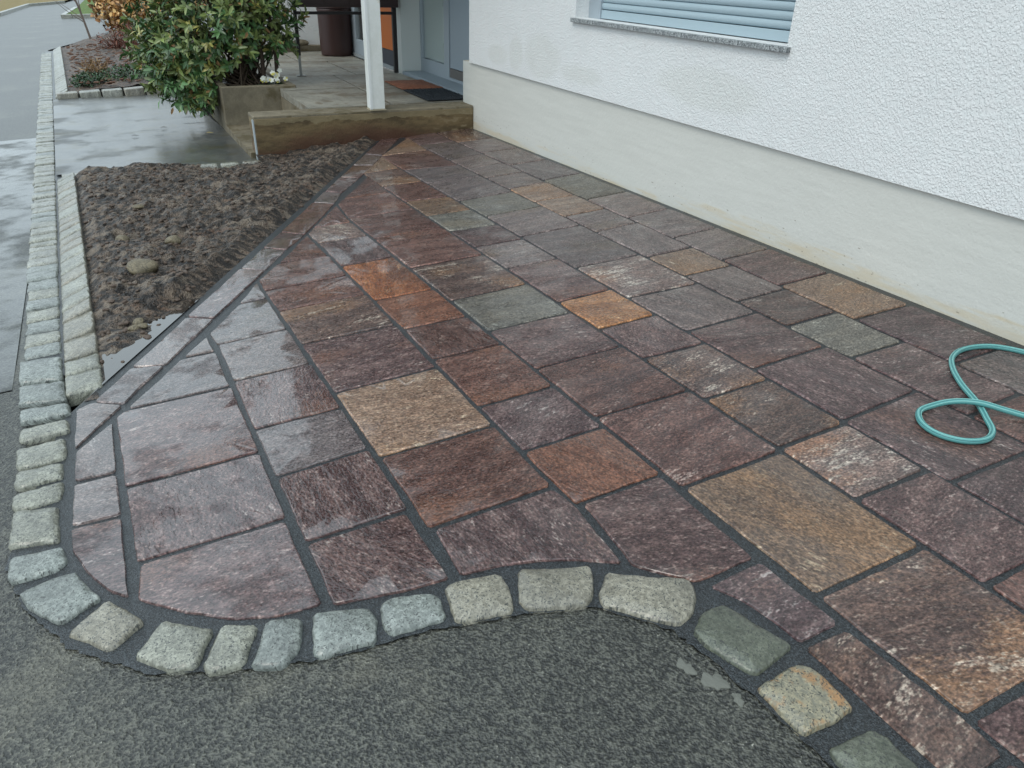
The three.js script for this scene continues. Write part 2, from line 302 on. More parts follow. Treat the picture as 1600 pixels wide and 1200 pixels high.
// water standing on the slabs: where the film is whole the surface is smooth
const filmWet = tex(FN, i => 255 * sm(0.36, 0.5, nPatch2[i] * 0.6 + nPatch[i] * 0.3 + nMid[i] * 0.1), false, FT);
const filmMap = tex(FN, i => 255 * sm(0.44, 0.58, nPatch2[i] * 0.6 + nPatch[i] * 0.4), false, FT);
const flagRough = tex(FN, i => 255 * (0.55 + 0.45 * sm(0.35, 0.65, nMid[i] * 0.6 + nPatch[i] * 0.4)), false, FT);

// ---- granite setts
const GN = 512, gA = fbm(GN, 120, 120, 2, 101, 0.7), gB = fbm(GN, 60, 60, 3, 103, 0.6), gC = fbm(GN, 6, 6, 4, 107, 0.55), gD = fbm(GN, 30, 30, 4, 109, 0.6);
const GR = { g: [[108, 108, 98], [156, 156, 142]], b: [[100, 105, 101], [146, 151, 145]], t: [[108, 104, 92], [152, 147, 132]], n: [[72, 76, 65], [104, 107, 93]], o: [[112, 110, 96], [156, 147, 122]], k: [[112, 112, 104], [164, 164, 152]] };
const graniteBump = tex(GN, i => 255 * (0.45 * gD[i] + 0.3 * gB[i] + 0.25 * gA[i]), false, 0.5);
const granite = {};
for (const k in GR) granite[k] = phys({ map: tex(GN, i => { let c = mixc(GR[k][0], GR[k][1], sm(0.25, 0.75, gB[i] * 0.6 + gA[i] * 0.4)); if (k === 'o') c = mixc(c, [150, 104, 62], 0.7 * sm(0.55, 0.68, gC[i] * 0.7 + gD[i] * 0.3)); const s = sm(0.62, 0.75, gA[i]); c = mixc(c, [44, 46, 44], 0.75 * s); const q = 0.78 + 0.44 * gC[i]; return [c[0] * q, c[1] * q, c[2] * q]; }, true, 0.5), bumpMap: graniteBump, bumpScale: 0.006, roughness: 0.4, clearcoat: 0.55, clearcoatRoughness: 0.22 });

// ---- asphalt, grit, soil, concrete
const AN = 2048, aA = fbm(AN, 430, 430, 2, 201, 0.75), aB = fbm(AN, 240, 240, 2, 203, 0.7), aC = fbm(AN, 5, 5, 5, 207, 0.55), aD = fbm(AN, 14, 14, 4, 211, 0.55);
const asphaltMap = tex(AN, i => {
  let c = mixc([32, 33, 31], [92, 92, 84], sm(0.28, 0.74, aA[i] * 0.65 + aB[i] * 0.35));
  c = mixc(c, [104, 100, 86], 0.38 * sm(0.52, 0.7, aC[i] * 0.65 + aD[i] * 0.35));
  if (aA[i] > 0.905) c = mixc(c, [188, 186, 176], 0.8);
  const q = 0.82 + 0.36 * aC[i]; return [c[0] * q, c[1] * q, c[2] * q];
}, true, 2.4);
const asphaltBump = tex(AN, i => 255 * (0.62 * aA[i] + 0.38 * aB[i]), false, 2.4);
const asphalt = phys({ map: asphaltMap, bumpMap: asphaltBump, bumpScale: 0.009, roughness: 0.42, clearcoat: 0.15, clearcoatRoughness: 0.35 });
const road = phys({ map: asphaltMap.clone(), bumpMap: asphaltBump.clone(), bumpScale: 0.004, color: 0xd8dcdc, roughness: 0.5, clearcoat: 0.4, clearcoatRoughness: 0.24 });
const wetRoad = phys({ map: road.map, bumpMap: road.bumpMap, bumpScale: 0.002, color: 0xd8dcdc, roughness: 0.4, clearcoat: 1, clearcoatMap: tex(512, i => 255 * sm(0.3, 0.52, gC[i] * 0.75 + gD[i] * 0.25), false, 2.6), clearcoatRoughness: 0.1 });
road.map.repeat.set(1 / 3.1, 1 / 3.1); road.bumpMap.repeat.set(1 / 3.1, 1 / 3.1);
const grit = phys({ map: tex(512, i => { const v = gA[i] * 0.6 + gB[i] * 0.4; const c = mixc([20, 24, 27], [70, 76, 80], sm(0.34, 0.74, v)); return c; }, true, 0.3), bumpMap: tex(512, i => 255 * (0.7 * gA[i] + 0.3 * gB[i]), false, 0.3), bumpScale: 0.006, roughness: 0.36, clearcoat: 0.3, clearcoatRoughness: 0.25 });
const soilMat = phys({ map: tex(1024, (i) => { const v = nGrain[i] * 0.35 + nMid[i] * 0.65; let c = mixc([24, 19, 16], [112, 96, 82], sm(0.3, 0.7, v)); c = mixc(c, [142, 128, 112], 0.6 * sm(0.5, 0.64, nPatch2[i] * 0.6 + nMid[i] * 0.4)); c = mixc(c, [92, 60, 42], 0.5 * sm(0.6, 0.7, nPatch[i] * 0.6 + nMid[i] * 0.4)); return c; }, true, 1.1), bumpMap: tex(1024, i => 255 * (0.55 * nMid[i] + 0.45 * nGrain[i]), false, 1.1), bumpScale: 0.04, roughness: 0.55, clearcoat: 0.1, clearcoatRoughness: 0.25 });
const concreteMap = (lo, hi, stain, th) => tex(512, i => { let c = mixc(lo, hi, sm(0.25, 0.75, gC[i] * 0.5 + gD[i] * 0.35 + gA[i] * 0.15)); return mixc(c, stain, 0.7 * sm(th, th + 0.14, gC[(i + 70000) % (GN * GN)] * 0.65 + gD[i] * 0.35)); }, true, 1.6);
const concreteBump = tex(512, i => 255 * (0.5 * gD[i] + 0.3 * gB[i] + 0.2 * gA[i]), false, 0.8);
const wetSlab = phys({ map: concreteMap([66, 68, 68], [96, 96, 92], [70, 66, 48], 0.56), bumpMap: concreteBump, bumpScale: 0.0012, roughness: 0.42, clearcoat: 0.7, clearcoatMap: tex(512, i => 255 * sm(0.36, 0.54, gC[i] * 0.8 + gD[i] * 0.2), false, 3.1), clearcoatRoughness: 0.2 });
const concrete = std({ map: concreteMap([104, 96, 80], [136, 126, 106], [82, 72, 48], 0.52), bumpMap: concreteBump, bumpScale: 0.004, roughness: 0.75 });
const landingMat = phys({ map: concreteMap([116, 113, 104], [160, 156, 144], [104, 92, 76], 0.54), bumpMap: concreteBump, bumpScale: 0.003, roughness: 0.55 });

// ------------------------------------------------------------------ polygons to stones
function insetPoly(P, d) {
  let a = 0; P.forEach((p, i) => { const q = P[(i + 1) % P.length]; a += p[0] * q[1] - q[0] * p[1]; });
  if (a < 0) P = P.slice().reverse();
  const n = P.length, L = P.map((p, i) => { const q = P[(i + 1) % n], l = Math.hypot(q[0] - p[0], q[1] - p[1]) || 1, nx = -(q[1] - p[1]) / l, nz = (q[0] - p[0]) / l; return [p[0] + nx * d, p[1] + nz * d, (q[0] - p[0]) / l, (q[1] - p[1]) / l]; });
  return L.map((l, i) => { const k = L[(i + n - 1) % n], cr = k[2] * l[3] - k[3] * l[2]; if (Math.abs(cr) < 0.05) return [l[0], l[1]]; const t = ((l[0] - k[0]) * l[3] - (l[1] - k[1]) * l[2]) / cr; return [k[0] + k[2] * t, k[1] + k[3] * t]; });
}
function roughen(P, step, amp, corner) {
  const out = [], n = P.length;
  for (let i = 0; i < n; i++) {
    const p = P[i], q = P[(i + 1) % n], l = Math.hypot(q[0] - p[0], q[1] - p[1]); if (l < 1e-4) continue;
    const c = Math.min(corner, l * 0.3), m = Math.max(1, Math.round((l - 2 * c) / step)), nx = -(q[1] - p[1]) / l, nz = (q[0] - p[0]) / l; let w = 0;
    for (let k = 0; k <= m; k++) { const t = (c + (l - 2 * c) * k / m) / l; w = w * 0.5 + rr(-amp, amp); out.push([p[0] + (q[0] - p[0]) * t + nx * w, p[1] + (q[1] - p[1]) * t + nz * w]); }
  }
  return out;
}
// rings: [inset share towards the middle or metres, height]; last ring closes on a centre point
function stoneGeo(R, rings, opt = {}) {
  const n = R.length; let cx = 0, cz = 0; R.forEach(p => { cx += p[0] / n; cz += p[1] / n; });
  const pos = [], uv = [], idx = [], col = [], ca = Math.cos(opt.turn || 0), sa = Math.sin(opt.turn || 0), ou = opt.u || 0, ov = opt.v || 0, tx = opt.tx || 0, tz = opt.tz || 0, lump = opt.lump || 0;
  let tint = 1; const push = (x, y, z, e = 0) => { const X = x - cx, Z = z - cz; pos.push(x, y + X * tx + Z * tz, z); col.push(tint, tint, tint); uv.push(X * ca + Z * sa + ou, -X * sa + Z * ca + ov + e); };
  rings.forEach(([d, y, share], ri) => R.forEach(p => { tint = opt.chip && (ri === 1 || ri === 2) ? 1 + opt.chip * rnd() : 1; const dx = cx - p[0], dz = cz - p[1], l = Math.hypot(dx, dz) || 1, t = share ? d : Math.min(0.7, d / l); push(p[0] + dx * t, y + (ri ? rr(-lump, lump) : 0), p[1] + dz * t, ri === 0 ? 0.05 : 0); }));
  tint = 1; push(cx, rings[rings.length - 1][1] + rr(-lump, lump), cz);
  const last = rings.length - 1;
  for (let r = 0; r < last; r++) for (let i = 0; i < n; i++) { const j = (i + 1) % n, a = r * n + i, b = r * n + j, c = (r + 1) * n + i, d = (r + 1) * n + j; idx.push(a, c, b, b, c, d); }
  for (let i = 0; i < n; i++) idx.push(last * n + i, (last + 1) * n, last * n + (i + 1) % n);
  const g = new THREE.BufferGeometry(); g.setAttribute('position', new THREE.Float32BufferAttribute(pos, 3)); g.setAttribute('uv', new THREE.Float32BufferAttribute(uv, 2)); if (opt.chip) g.setAttribute('color', new THREE.Float32BufferAttribute(col, 3)); g.setIndex(idx);
  return opt.smooth ? (g.computeVertexNormals(), g) : toCreasedNormals(g, opt.crease || 0.6);
}
function sheet(P, y, mat, uvs = 1) {
  const s = new THREE.Shape(P.map(p => new THREE.Vector2(p[0], -p[1]))), g = new THREE.ShapeGeometry(s).rotateX(-Math.PI / 2);
  const m = new THREE.Mesh(g, mat); m.position.y = y; m.receiveShadow = true; m.castShadow = true; return m;
}
// ------------------------------------------------------------------ ground, road, terrace
{ // the asphalt lies under everything and runs to the horizon
  const far = new THREE.Mesh(new THREE.ShapeGeometry(new THREE.Shape([[-0.5, -3.6], [-0.55, 8], [-0.74, 23], [0.3, 26.2], [40, 26.2], [250, 300], [-250, 300], [-250, -60], [-5, -60], [-5, -3.6]].map(p => new THREE.Vector2(...p)))).rotateX(-Math.PI / 2), road); far.position.set(0, -0.02, 0);
  const p = far.geometry.attributes.position, u = far.geometry.attributes.uv; for (let i = 0; i < p.count; i++) u.setXY(i, p.getX(i), p.getZ(i));
  shade(far); setting(far, 'road', 'wet grey asphalt road running off behind the garden beds');
}
setting(sheet([[-300, 80], [300, 80], [300, -400], [-300, -400]], -0.7, soilMat), 'ground', 'earth below the paving and beds');
const GUTTER_L = z => -0.63 + 0.013 * (z + 3.6), GUTTER_R = z => -0.455 + 0.0108 * (z + 3.6);
const CURVE = [[-0.62, -3.9], [-0.62, -2.3], [-0.56, -2.08], [-0.44, -1.84], [-0.25, -1.64], [0.0, -1.53], [0.2, -1.46], [0.45, -1.42], [0.7, -1.35], [0.9, -1.265], [1.03, -1.09], [1.07, -0.85], [1.09, -0.6], [1.1, -0.3], [1.12, 2.2]];
{
  const m = sheet([...CURVE.slice().reverse().map(p => [p[0] + 0.03, p[1] - 0.03]), [-0.66, -3.9], [-0.66, -3.62], [-5, -3.62], [-5, 30], [1.12, 30]], -0.016, asphalt);
  setting(m, 'forecourt', 'damp dark asphalt in front of the curved row of setts');
}
setting(sheet([[-0.66, -3.63], [-5, -3.63], [-5, -10.6], [-0.6, -10.3]], -0.014, wetRoad), 'road_patch', 'newer patch of asphalt under a film of rainwater');
{ const m = sheet([[-0.6, -3.92], [-0.3, -3.4], [-0.3, -8.2], [-0.34, -13.4], [-0.4, -22.6], [-0.8, -22.6], [-0.68, -8]], -0.0125, grit); setting(m, 'gutter_bedding', 'dark bedding between gutter setts and kerb'); }
const OUTER = z => 2.53 + (z + 7.84) * (-2.93 / 4.56);
const ragged = []; CURVE.slice(1).forEach((p, i, A) => { const q = A[i + 1]; if (!q) { ragged.push(p); return; } const n = Math.max(1, Math.round(Math.hypot(q[0] - p[0], q[1] - p[1]) / 0.018)); for (let k = 0; k < Math.min(n, 40); k++) ragged.push([p[0] + (q[0] - p[0]) * k / n + rr(-0.007, 0.007), p[1] + (q[1] - p[1]) * k / n + rr(-0.007, 0.007)]); });
const terrace = new THREE.Group(); setting(terrace, 'terrace', 'terrace of wet reddish brown stone slabs with dark grit joints');
{
  const g = sheet([[3.6, -7.86], [2.5, -7.86], [-0.42, -3.27], [-0.46, -3.2], ...ragged, [3.42, 2.2]], -0.009, grit);
  g.name = 'joint_grit'; terrace.add(g);
}
const wetOf = r => r === 0 ? 0.95 : r >= 8 ? 0.95 : r >= 6 ? 0.65 : r >= 4 ? 0.5 : 0.28;
let flagNo = 0;
for (const [row, kind, P] of FLAGS) {
  flagNo++;
  const thin = row === 0 ? 0.007 : 0.0115;
  const R = roughen(insetPoly(P, thin + rr(-0.0015, 0.0015)), 0.045, 0.0022, 0.009);
  const h = rr(-0.0015, 0.0015), wet = wetOf(row), edge = rr(0.003, 0.006);
  const geo = stoneGeo(R, [[0, -0.04], [0, h - 0.006], [edge * 0.4, h - 0.002], [edge, h], [0.5, h + rr(-0.0005, 0.001), 1]], { turn: rr(-0.35, 0.35) + (rnd() < 0.25 ? 1.5 : 0), u: rr(0, 3), v: rr(0, 3), tx: rr(-0.003, 0.003), tz: rr(-0.003, 0.003), lump: 0.0004, crease: 0.5, chip: 1.3 });
  const t = rr(0.84, 1.14), q = rr(-0.03, 0.03), rough = kind === 'M' || kind === 'F' || rnd() < 0.35;
  const mat = phys({ vertexColors: true, map: flagMap[kind], color: new THREE.Color(t * (0.94 + q), t * 0.93, t * (0.93 - q)), bumpMap: flagBump[rough ? 0 : rnd() < 0.5 ? 1 : 2], bumpScale: (rough ? 0.009 : 0.0065) * (1.15 - 0.5 * wet), roughnessMap: flagRough, roughness: 0.54 - 0.3 * wet, clearcoat: wet, clearcoatMap: row === 0 || row >= 8 ? filmWet : filmMap, clearcoatRoughness: 0.07 });
  part(terrace, flagNo === 1 ? 'flagstone' : 'flagstone_' + String(flagNo - 1).padStart(3, '0'), geo, mat);
}
// ------------------------------------------------------------------ setts: curved edging, gutter row and raised kerb
const edging = new THREE.Group(); setting(edging, 'sett_edging', 'rough granite setts curving along the edge of the slabs');
function sett(parent, P, mat, o = {}) {
  const R = roughen(insetPoly(P, o.gap ?? 0.001), 0.024, o.amp ?? 0.003, 0.010), y = o.y ?? 0.006;
  const g = stoneGeo(R, [[0, -0.06], [0, y - 0.012], [0.003, y - 0.005], [0.010, y], [0.5, y + 0.003, 1]], { turn: rr(0, 6), u: rr(0, 2), v: rr(0, 2), tx: o.tx ?? rr(-0.03, 0.03), tz: rr(-0.03, 0.03), lump: 0.0022, crease: 0.9 });
  return part(parent, parent.children.length ? 'sett_' + String(parent.children.length).padStart(3, '0') : 'sett', g, mat);
}
for (const [t, P] of COBBLES) sett(edging, P, granite[t]);
{ let z = -0.46, k = 0; while (z < 1.6) { const l = rr(0.15, 0.19); sett(edging, [[1.1, z], [1.27, z], [1.27, z + l], [1.1, z + l]], granite['gtbn'[k++ % 4]]); z += l + 0.02; } }
const gutter = new THREE.Group(); setting(gutter, 'gutter_setts', 'row of narrow granite setts along the road edge');
{ let z = -3.92; while (z > -22) { const l = rr(0.11, 0.2), e = rr(-0.008, 0.008), z1 = z - l; sett(gutter, [[GUTTER_L(z) + e, z], [GUTTER_R(z), z + rr(-0.01, 0.01)], [GUTTER_R(z1), z1 + rr(-0.01, 0.01)], [GUTTER_L(z1) + e, z1]], granite['gbkgk'[Math.floor(rnd() * 5)]], { y: rr(-0.006, 0.004), gap: 0.005 }); z = z1; } }
const kerb = new THREE.Group(); setting(kerb, 'raised_kerb', 'raised sloping granite kerb stones bordering the bare soil');
{ let z = -3.42; while (z > -7.75) { const l = rr(0.16, 0.26), z1 = Math.max(z - l, -7.82); const x0 = GUTTER_R(z) + 0.006, w = 0.155; sett(kerb, [[x0, z], [x0 + w, z - 0.01], [x0 + w, z1 - 0.01], [GUTTER_R(z1) + 0.006, z1]], granite['tgtg'[Math.floor(rnd() * 4)]], { y: 0.002 + 0.03 * sm(-3.35, -4.4, z), tx: 0.36 * sm(-3.35, -4.4, z), gap: 0.002, amp: 0.002 }); z = z1; }
  for (let i = 0; i < 9; i++) { const x = -0.46 + i * 0.19, zz = -8.02 + i * 0.055; sett(kerb, [[x, zz], [x + 0.18, zz + 0.05], [x + 0.17, zz + 0.14], [x, zz + 0.1]], granite['kgt'[i % 3]], { y: 0.012, gap: 0.006 }); } }
const bedKerb = new THREE.Group(); setting(bedKerb, 'bed_kerb', 'granite kerb stones round the planted bed beyond the driveway');
{ let z = -13.55; while (z > -22.3) { const l = rr(0.24, 0.34), z1 = z - l, x0 = GUTTER_R(z) + 0.03; sett(bedKerb, [[x0, z], [x0 + 0.19, z - 0.02], [x0 + 0.19, z1 - 0.02], [GUTTER_R(z1) + 0.03, z1]], granite['kgk'[Math.floor(rnd() * 3)]], { y: 0.05, tx: 0.45, gap: 0.004 }); z = z1; }
  for (let i = 0; i < 8; i++) { const x = -0.5 + i * 0.3, zz = -13.42 + i * 0.04; sett(bedKerb, [[x, zz - 0.2], [x + 0.28, zz - 0.18], [x + 0.28, zz + 0.05], [x, zz + 0.03]], granite['tgkt'[i % 4]], { y: 0.07, gap: 0.002 }); } }

// ------------------------------------------------------------------ driveway slab, soil, puddles
{ const m = sheet([[-0.5, -8.06], [1.25, -7.5], [1.26, -9.3], [1.18, -13.2], [-0.56, -13.45]], 0, wetSlab), p = m.geometry.attributes.position; for (let i = 0; i < p.count; i++) p.setY(i, p.getX(i) > 1 ? -0.05 : 0.004); m.geometry.computeVertexNormals(); setting(m, 'driveway', 'smooth wet driveway slab mirroring the grey sky'); }
const S2 = (() => { const a = fbm(256, 6, 6, 6, 301, 0.6), b = fbm(256, 22, 22, 3, 307, 0.6); return (x, z, t = 3) => { const u = ((x / t) % 1 + 1) % 1 * 255, v = ((z / t) % 1 + 1) % 1 * 255, i = Math.floor(u), j = Math.floor(v), f = u - i, g = v - j; const s = (A) => { const i2 = (i + 1) % 256, j2 = (j + 1) % 256; return (A[j * 256 + i] * (1 - f) + A[j * 256 + i2] * f) * (1 - g) + (A[j2 * 256 + i] * (1 - f) + A[j2 * 256 + i2] * f) * g; }; return [s(a), s(b)]; }; })();
const backEdge = x => x < 1.25 ? -7.93 + 0.29 * (x + 0.33) : -7.86;
const soilH = (x, z) => {
  const [a, b] = S2(x, z, 2.2), [c] = S2(x + 5, z + 1, 0.7), r = OUTER(z) - 0.012 - x, e = z > -4.3 ? sm(0.04, 0.3, r) : sm(0, 0.16, r), tip = sm(-3.45, -4.6, z);
  const bank = -0.045 * sm(0.02, 0.35, r) * sm(-6.9, -7.6, z) * sm(1.3, 1.6, x) * 1 - 0.075 * sm(0.2, 1.0, x) * sm(-6.9, -7.5, z) * sm(1.7, 1.3, x);
  const k = 0.3 + 0.7 * sm(0.13, 0.26, x - GUTTER_R(z)); const rip = z > -4.5 ? 0.012 * (c - 0.5) + 0.012 * (rid(b) - 0.5) : 0; return rip - 0.012 + k * e * (0.008 + 0.1 * (1 - tip) * Math.max(0, a - 0.42) + tip * (0.02 + 0.11 * Math.max(0, a - 0.35) + 0.05 * (c - 0.4) + 0.05 * (rid(b) - 0.4))) + bank;
};
{
  const nx = 190, nz = 250, pos = [], uv = [], idx = [];
  for (let j = 0; j <= nz; j++) for (let i = 0; i <= nx; i++) {
    const t = j / nz, z0 = -7.9 + t * (7.9 - 3.33), x0 = GUTTER_R(z0) + 0.135, x1 = OUTER(z0) - 0.008, x = x0 + (x1 - x0) * i / nx, zb = backEdge(x), z = Math.max(z0, zb);
    pos.push(x, soilH(x, z), z); uv.push(x, z);
  }
  for (let j = 0; j < nz; j++) for (let i = 0; i < nx; i++) { const a = j * (nx + 1) + i, b = a + 1, c = a + nx + 1, d = c + 1; if (Math.abs(pos[3 * a + 2] - pos[3 * c + 2]) < 1e-6 && Math.abs(pos[3 * b + 2] - pos[3 * d + 2]) < 1e-6) continue; idx.push(a, c, b, b, c, d); }
  const g = new THREE.BufferGeometry(); g.setAttribute('position', new THREE.Float32BufferAttribute(pos, 3)); g.setAttribute('uv', new THREE.Float32BufferAttribute(uv, 2)); g.setIndex(idx); g.computeVertexNormals();
  setting(shade(new THREE.Mesh(g, soilMat)), 'bare_soil', 'bare lumpy brown soil between kerb and diagonal slab edge');
}
const water = phys({ color: rgb(46, 40, 34), roughness: 0.03, bumpMap: concreteBump, bumpScale: 0.0004, clearcoat: 1, clearcoatRoughness: 0.02 });
{
  const P = []; for (let i = 0; i <= 12; i++) { const z = -3.36 - i * 0.075; P.push([OUTER(z) - 0.006, z]); } for (let i = 12; i >= 0; i--) { const z = -3.36 - i * 0.075; P.push([Math.max(OUTER(z) - 0.3, GUTTER_R(z) + 0.17), z - 0.06]); }
  setting(sheet(P, -0.0035, water), 'puddle', 'rain puddle at the pointed tip of the soil');
}
// stones and litter on the soil
const stoneMat = std({ map: granite.t.map, bumpMap: graniteBump, bumpScale: 0.006, roughness: 0.6, color: 0xd8ccb8 });
function pebbleGeo(r, f = 0.6) { const g = mergeVertices(new THREE.IcosahedronGeometry(r, 2).deleteAttribute('normal').deleteAttribute('uv')); const P = g.attributes.position; const a = rr(0, 9), b = rr(0, 9); for (let i = 0; i < P.count; i++) { const x = P.getX(i), y = P.getY(i), z = P.getZ(i), s = 1 + 0.18 * Math.sin(x / r * 2.3 + a) + 0.14 * Math.sin(z / r * 3.1 + y / r * 2 + b); P.setXYZ(i, x * s, y * s * f, z * s); } g.computeVertexNormals(); const uv = new Float32Array(P.count * 2); for (let i = 0; i < P.count; i++) { uv[2 * i] = P.getX(i); uv[2 * i + 1] = P.getZ(i) + P.getY(i); } g.setAttribute('uv', new THREE.BufferAttribute(uv, 2)); return g; }
[[-0.01, -4.71, 0.085, 'largest pale flat stone lying in the middle of the soil'], [0.08, -6.23, 0.04, 'small upright pale stone on the dark back of the soil'], [0.21, -5.23, 0.05, 'flat pale stone on soil nearest the diagonal slab edge'], [-0.08, -5.45, 0.045, 'half buried stone on soil near the kerb'], [-0.13, -4.01, 0.028, 'pale chip, left of three by the puddle'], [-0.1, -4.06, 0.03, 'pale chip, rear of three by the puddle'], [-0.08, -4.0, 0.026, 'pale chip, right of three by the puddle']].forEach(([x, z, r, label]) => { const m = new THREE.Mesh(pebbleGeo(r, 0.5), stoneMat); m.position.set(x, soilH(x, z) + r * 0.22, z); m.rotation.y = rr(0, 6); top(shade(m), 'soil_stone', label, 'stone', 'stones lying on the bare soil'); });
{
  const L = []; for (let i = 0; i < 1500; i++) { const z = -7.8 + 4.2 * Math.sqrt(rnd()) * rnd() + 0.05, x = rr(-0.3, OUTER(z) - 0.03); if (z < backEdge(x)) continue; const r = rr(0.004, 0.016); const g = new THREE.IcosahedronGeometry(r, 0); g.scale(rr(0.7, 1.6), rr(0.5, 0.9), rr(0.7, 1.5)).rotateY(rr(0, 6)).translate(x, soilH(x, z) + r * 0.3, z); L.push(g); }
  const m = new THREE.Mesh(mergeGeometries(L), std({ color: rgb(84, 70, 60), roughness: 0.7, flatShading: true })); m.userData.kind = 'stuff'; top(shade(m), 'soil_crumbs', 'loose crumbs of earth and grit scattered over the soil', 'soil');
}
// ------------------------------------------------------------------ house
const nStucco = (() => { const a = fbm(1024, 120, 104, 3, 443, 0.6), b = fbm(1024, 40, 36, 2, 447, 0.5); return a.map((v, i) => 0.65 * sm(0.35, 0.7, v) + 0.35 * b[i]); })();
const white = std({ map: (() => { const n = 1024, h = 512; const a = fbm(1024, 6, 6, 6, 401, 0.55), b = fbm(1024, 60, 60, 3, 403, 0.6); return tex(n, (i, x, y) => { const Z = x / n * 10 - 0.5, Y = y / h * 5; let s = 0; const blot = (z, yy, w, hh) => { s = Math.max(s, sm(1.25, 0.75, Math.hypot((Z - z) / w, (Y - yy) / hh) + (a[i] - 0.5) * 1.6)); }; blot(1.55, 0.86, 0.3, 0.17); blot(1.0, 0.84, 0.12, 0.12); blot(0.6, 0.8, 0.2, 0.08); blot(2.2, 0.8, 0.4, 0.1); blot(3.6, 0.9, 0.5, 0.12); const q = 232 + 8 * (a[i] - 0.5) + 5 * (b[i] - 0.5) - 6 * s; return [q, q + 0.5, q - 0.5 - 2 * s]; }, true, 1, h); })(), bumpMap: tex(1024, i => 255 * nStucco[i], false, 0.9), bumpScale: 0.0035, roughness: 0.85 });
white.map.repeat.set(0.1, 0.2); white.map.offset.set(0.05, 0);
const plinthMat = std({ map: (() => { const n = 2048, h = 256; const a = fbm(2048, 40, 40, 5, 411, 0.6), b = fbm(2048, 9, 9, 4, 413, 0.5), c = vnoise(2048, 400, 200, 417); return tex(n, (i, x, y) => { const j = (y * 8) * n + x, Y = y / h * 1.0 - 0.3 - 0.0222 * (x / n * 10 - 0.5), k = a[j], line = -0.03 + 0.26 * Math.max(0, b[j] - 0.36) + 0.2 * (k - 0.5); const d = sm(line + 0.05, line - 0.06, Y); let q = [211 + 12 * (k - 0.5), 210 + 12 * (k - 0.5), 203 + 12 * (k - 0.5)]; q = mixc(q, [202, 184, 152], 0.6 * d * (0.2 + 1.0 * k)); if (c[j] > 0.955 && Y < line + 0.14 && b[j] > 0.45) q = mixc(q, [104, 92, 76], 0.6); return q; }, true, 1, h); })(), bumpMap: concreteBump, bumpScale: 0.0025, roughness: 0.8 });
plinthMat.map.repeat.set(0.1, 1); plinthMat.map.offset.set(0.05, 0.3);
const granitePale = std({ map: tex(512, i => { const v = gA[i]; return v > 0.62 ? [58, 62, 66] : v < 0.36 ? [196, 200, 200] : mixc([126, 130, 132], [160, 164, 164], gB[i]); }, true, 0.55), roughness: 0.4 });
const metalBlue = std({ color: rgb(166, 176, 183), roughness: 0.45, metalness: 0.15 }), shutterMat = std({ color: rgb(166, 184, 192), roughness: 0.42 });
const dark = std({ color: rgb(34, 30, 30), roughness: 0.5 }), brown = std({ color: rgb(52, 36, 33), roughness: 0.48 }), timber = std({ color: rgb(70, 50, 40), roughness: 0.7 });
const glass = phys({ color: 0xffffff, transmission: 1, thickness: 0, roughness: 0.02, ior: 1.5 });
const pvc = std({ color: rgb(226, 228, 226), roughness: 0.5 });
const house = atHouse(new THREE.Group());
top(house, 'house', 'white rendered house with pale plinth, shuttered window and recessed entrance', 'house');
function zyShape(z0, z1, y0, y1, holes, x, depth, mat, name) { // wall sheet standing in the z-y plane
  const s = new THREE.Shape([[z0, y0], [z1, y0], [z1, y1], [z0, y1]].map(p => new THREE.Vector2(...p)));
  for (const [a, b, c, d] of holes) s.holes.push(new THREE.Path([[a, c], [a, d], [b, d], [b, c]].map(p => new THREE.Vector2(...p))));
  const g = new THREE.ExtrudeGeometry(s, { depth, bevelEnabled: false }).rotateY(-Math.PI / 2).translate(x + depth, 0, 0);
  g.scale(1, 1, 1); return part(house, name, g, mat);
}
const wall = zyShape(-0.07, 10, 0.662, 5.6, [[2.04, 4.37, 1.222, 2.5], [6.4, 7.5, 1.222, 2.5]], -0.024, 0.44, white, 'wall');
part(house, 'plinth', boxUV(box(0, 0.40, -0.4, 0.66, -0.285, 10)), plinthMat);
{ // shuttered windows: the one in view and one beyond the frame
  for (const [z0, z1] of [[2.04, 4.37], [6.4, 7.5]]) {
    const w = new THREE.Group(); w.name = house.children.some(c => c.name === 'window') ? 'window_001' : 'window'; house.add(w);
    part(w, 'guide_rail', box(0.10, 0.16, 1.2225, 2.5, z0 + 0.0, z0 + 0.17), metalBlue); part(w, 'guide_rail_001', box(0.10, 0.16, 1.2225, 2.5, z1 - 0.12, z1), metalBlue);
    const prof = new THREE.Shape([[0, 0], [-0.012, 0.006], [-0.017, 0.024], [-0.014, 0.042], [-0.002, 0.05], [0.004, 0.05], [0.004, 0]].map(p => new THREE.Vector2(...p)));
    const sg = toCreasedNormals(new THREE.ExtrudeGeometry(prof, { depth: z1 - z0 - 0.29, bevelEnabled: false }), 0.9);
    for (let k = 0; k < 23; k++) { const s = part(w, k ? 'slat_' + String(k).padStart(3, '0') : 'slat', sg, shutterMat); s.position.set(0.13, 1.292 + k * 0.0505, z0 + 0.17); }
    part(w, 'bottom_rail', rbox(0.11, 0.145, 1.228, 1.289, z0 + 0.17, z1 - 0.12, 0.004), shutterMat);
    part(w, 'backing', box(0.17, 0.2, 1.222, 2.5, z0, z1), dark);
    part(w, 'sill', boxUV(rbox(-0.055, 0.17, 1.19, 1.221, z0 - 0.03, z1 + 0.03, 0.003)), granitePale, 'speckled grey granite sill');
  }
}
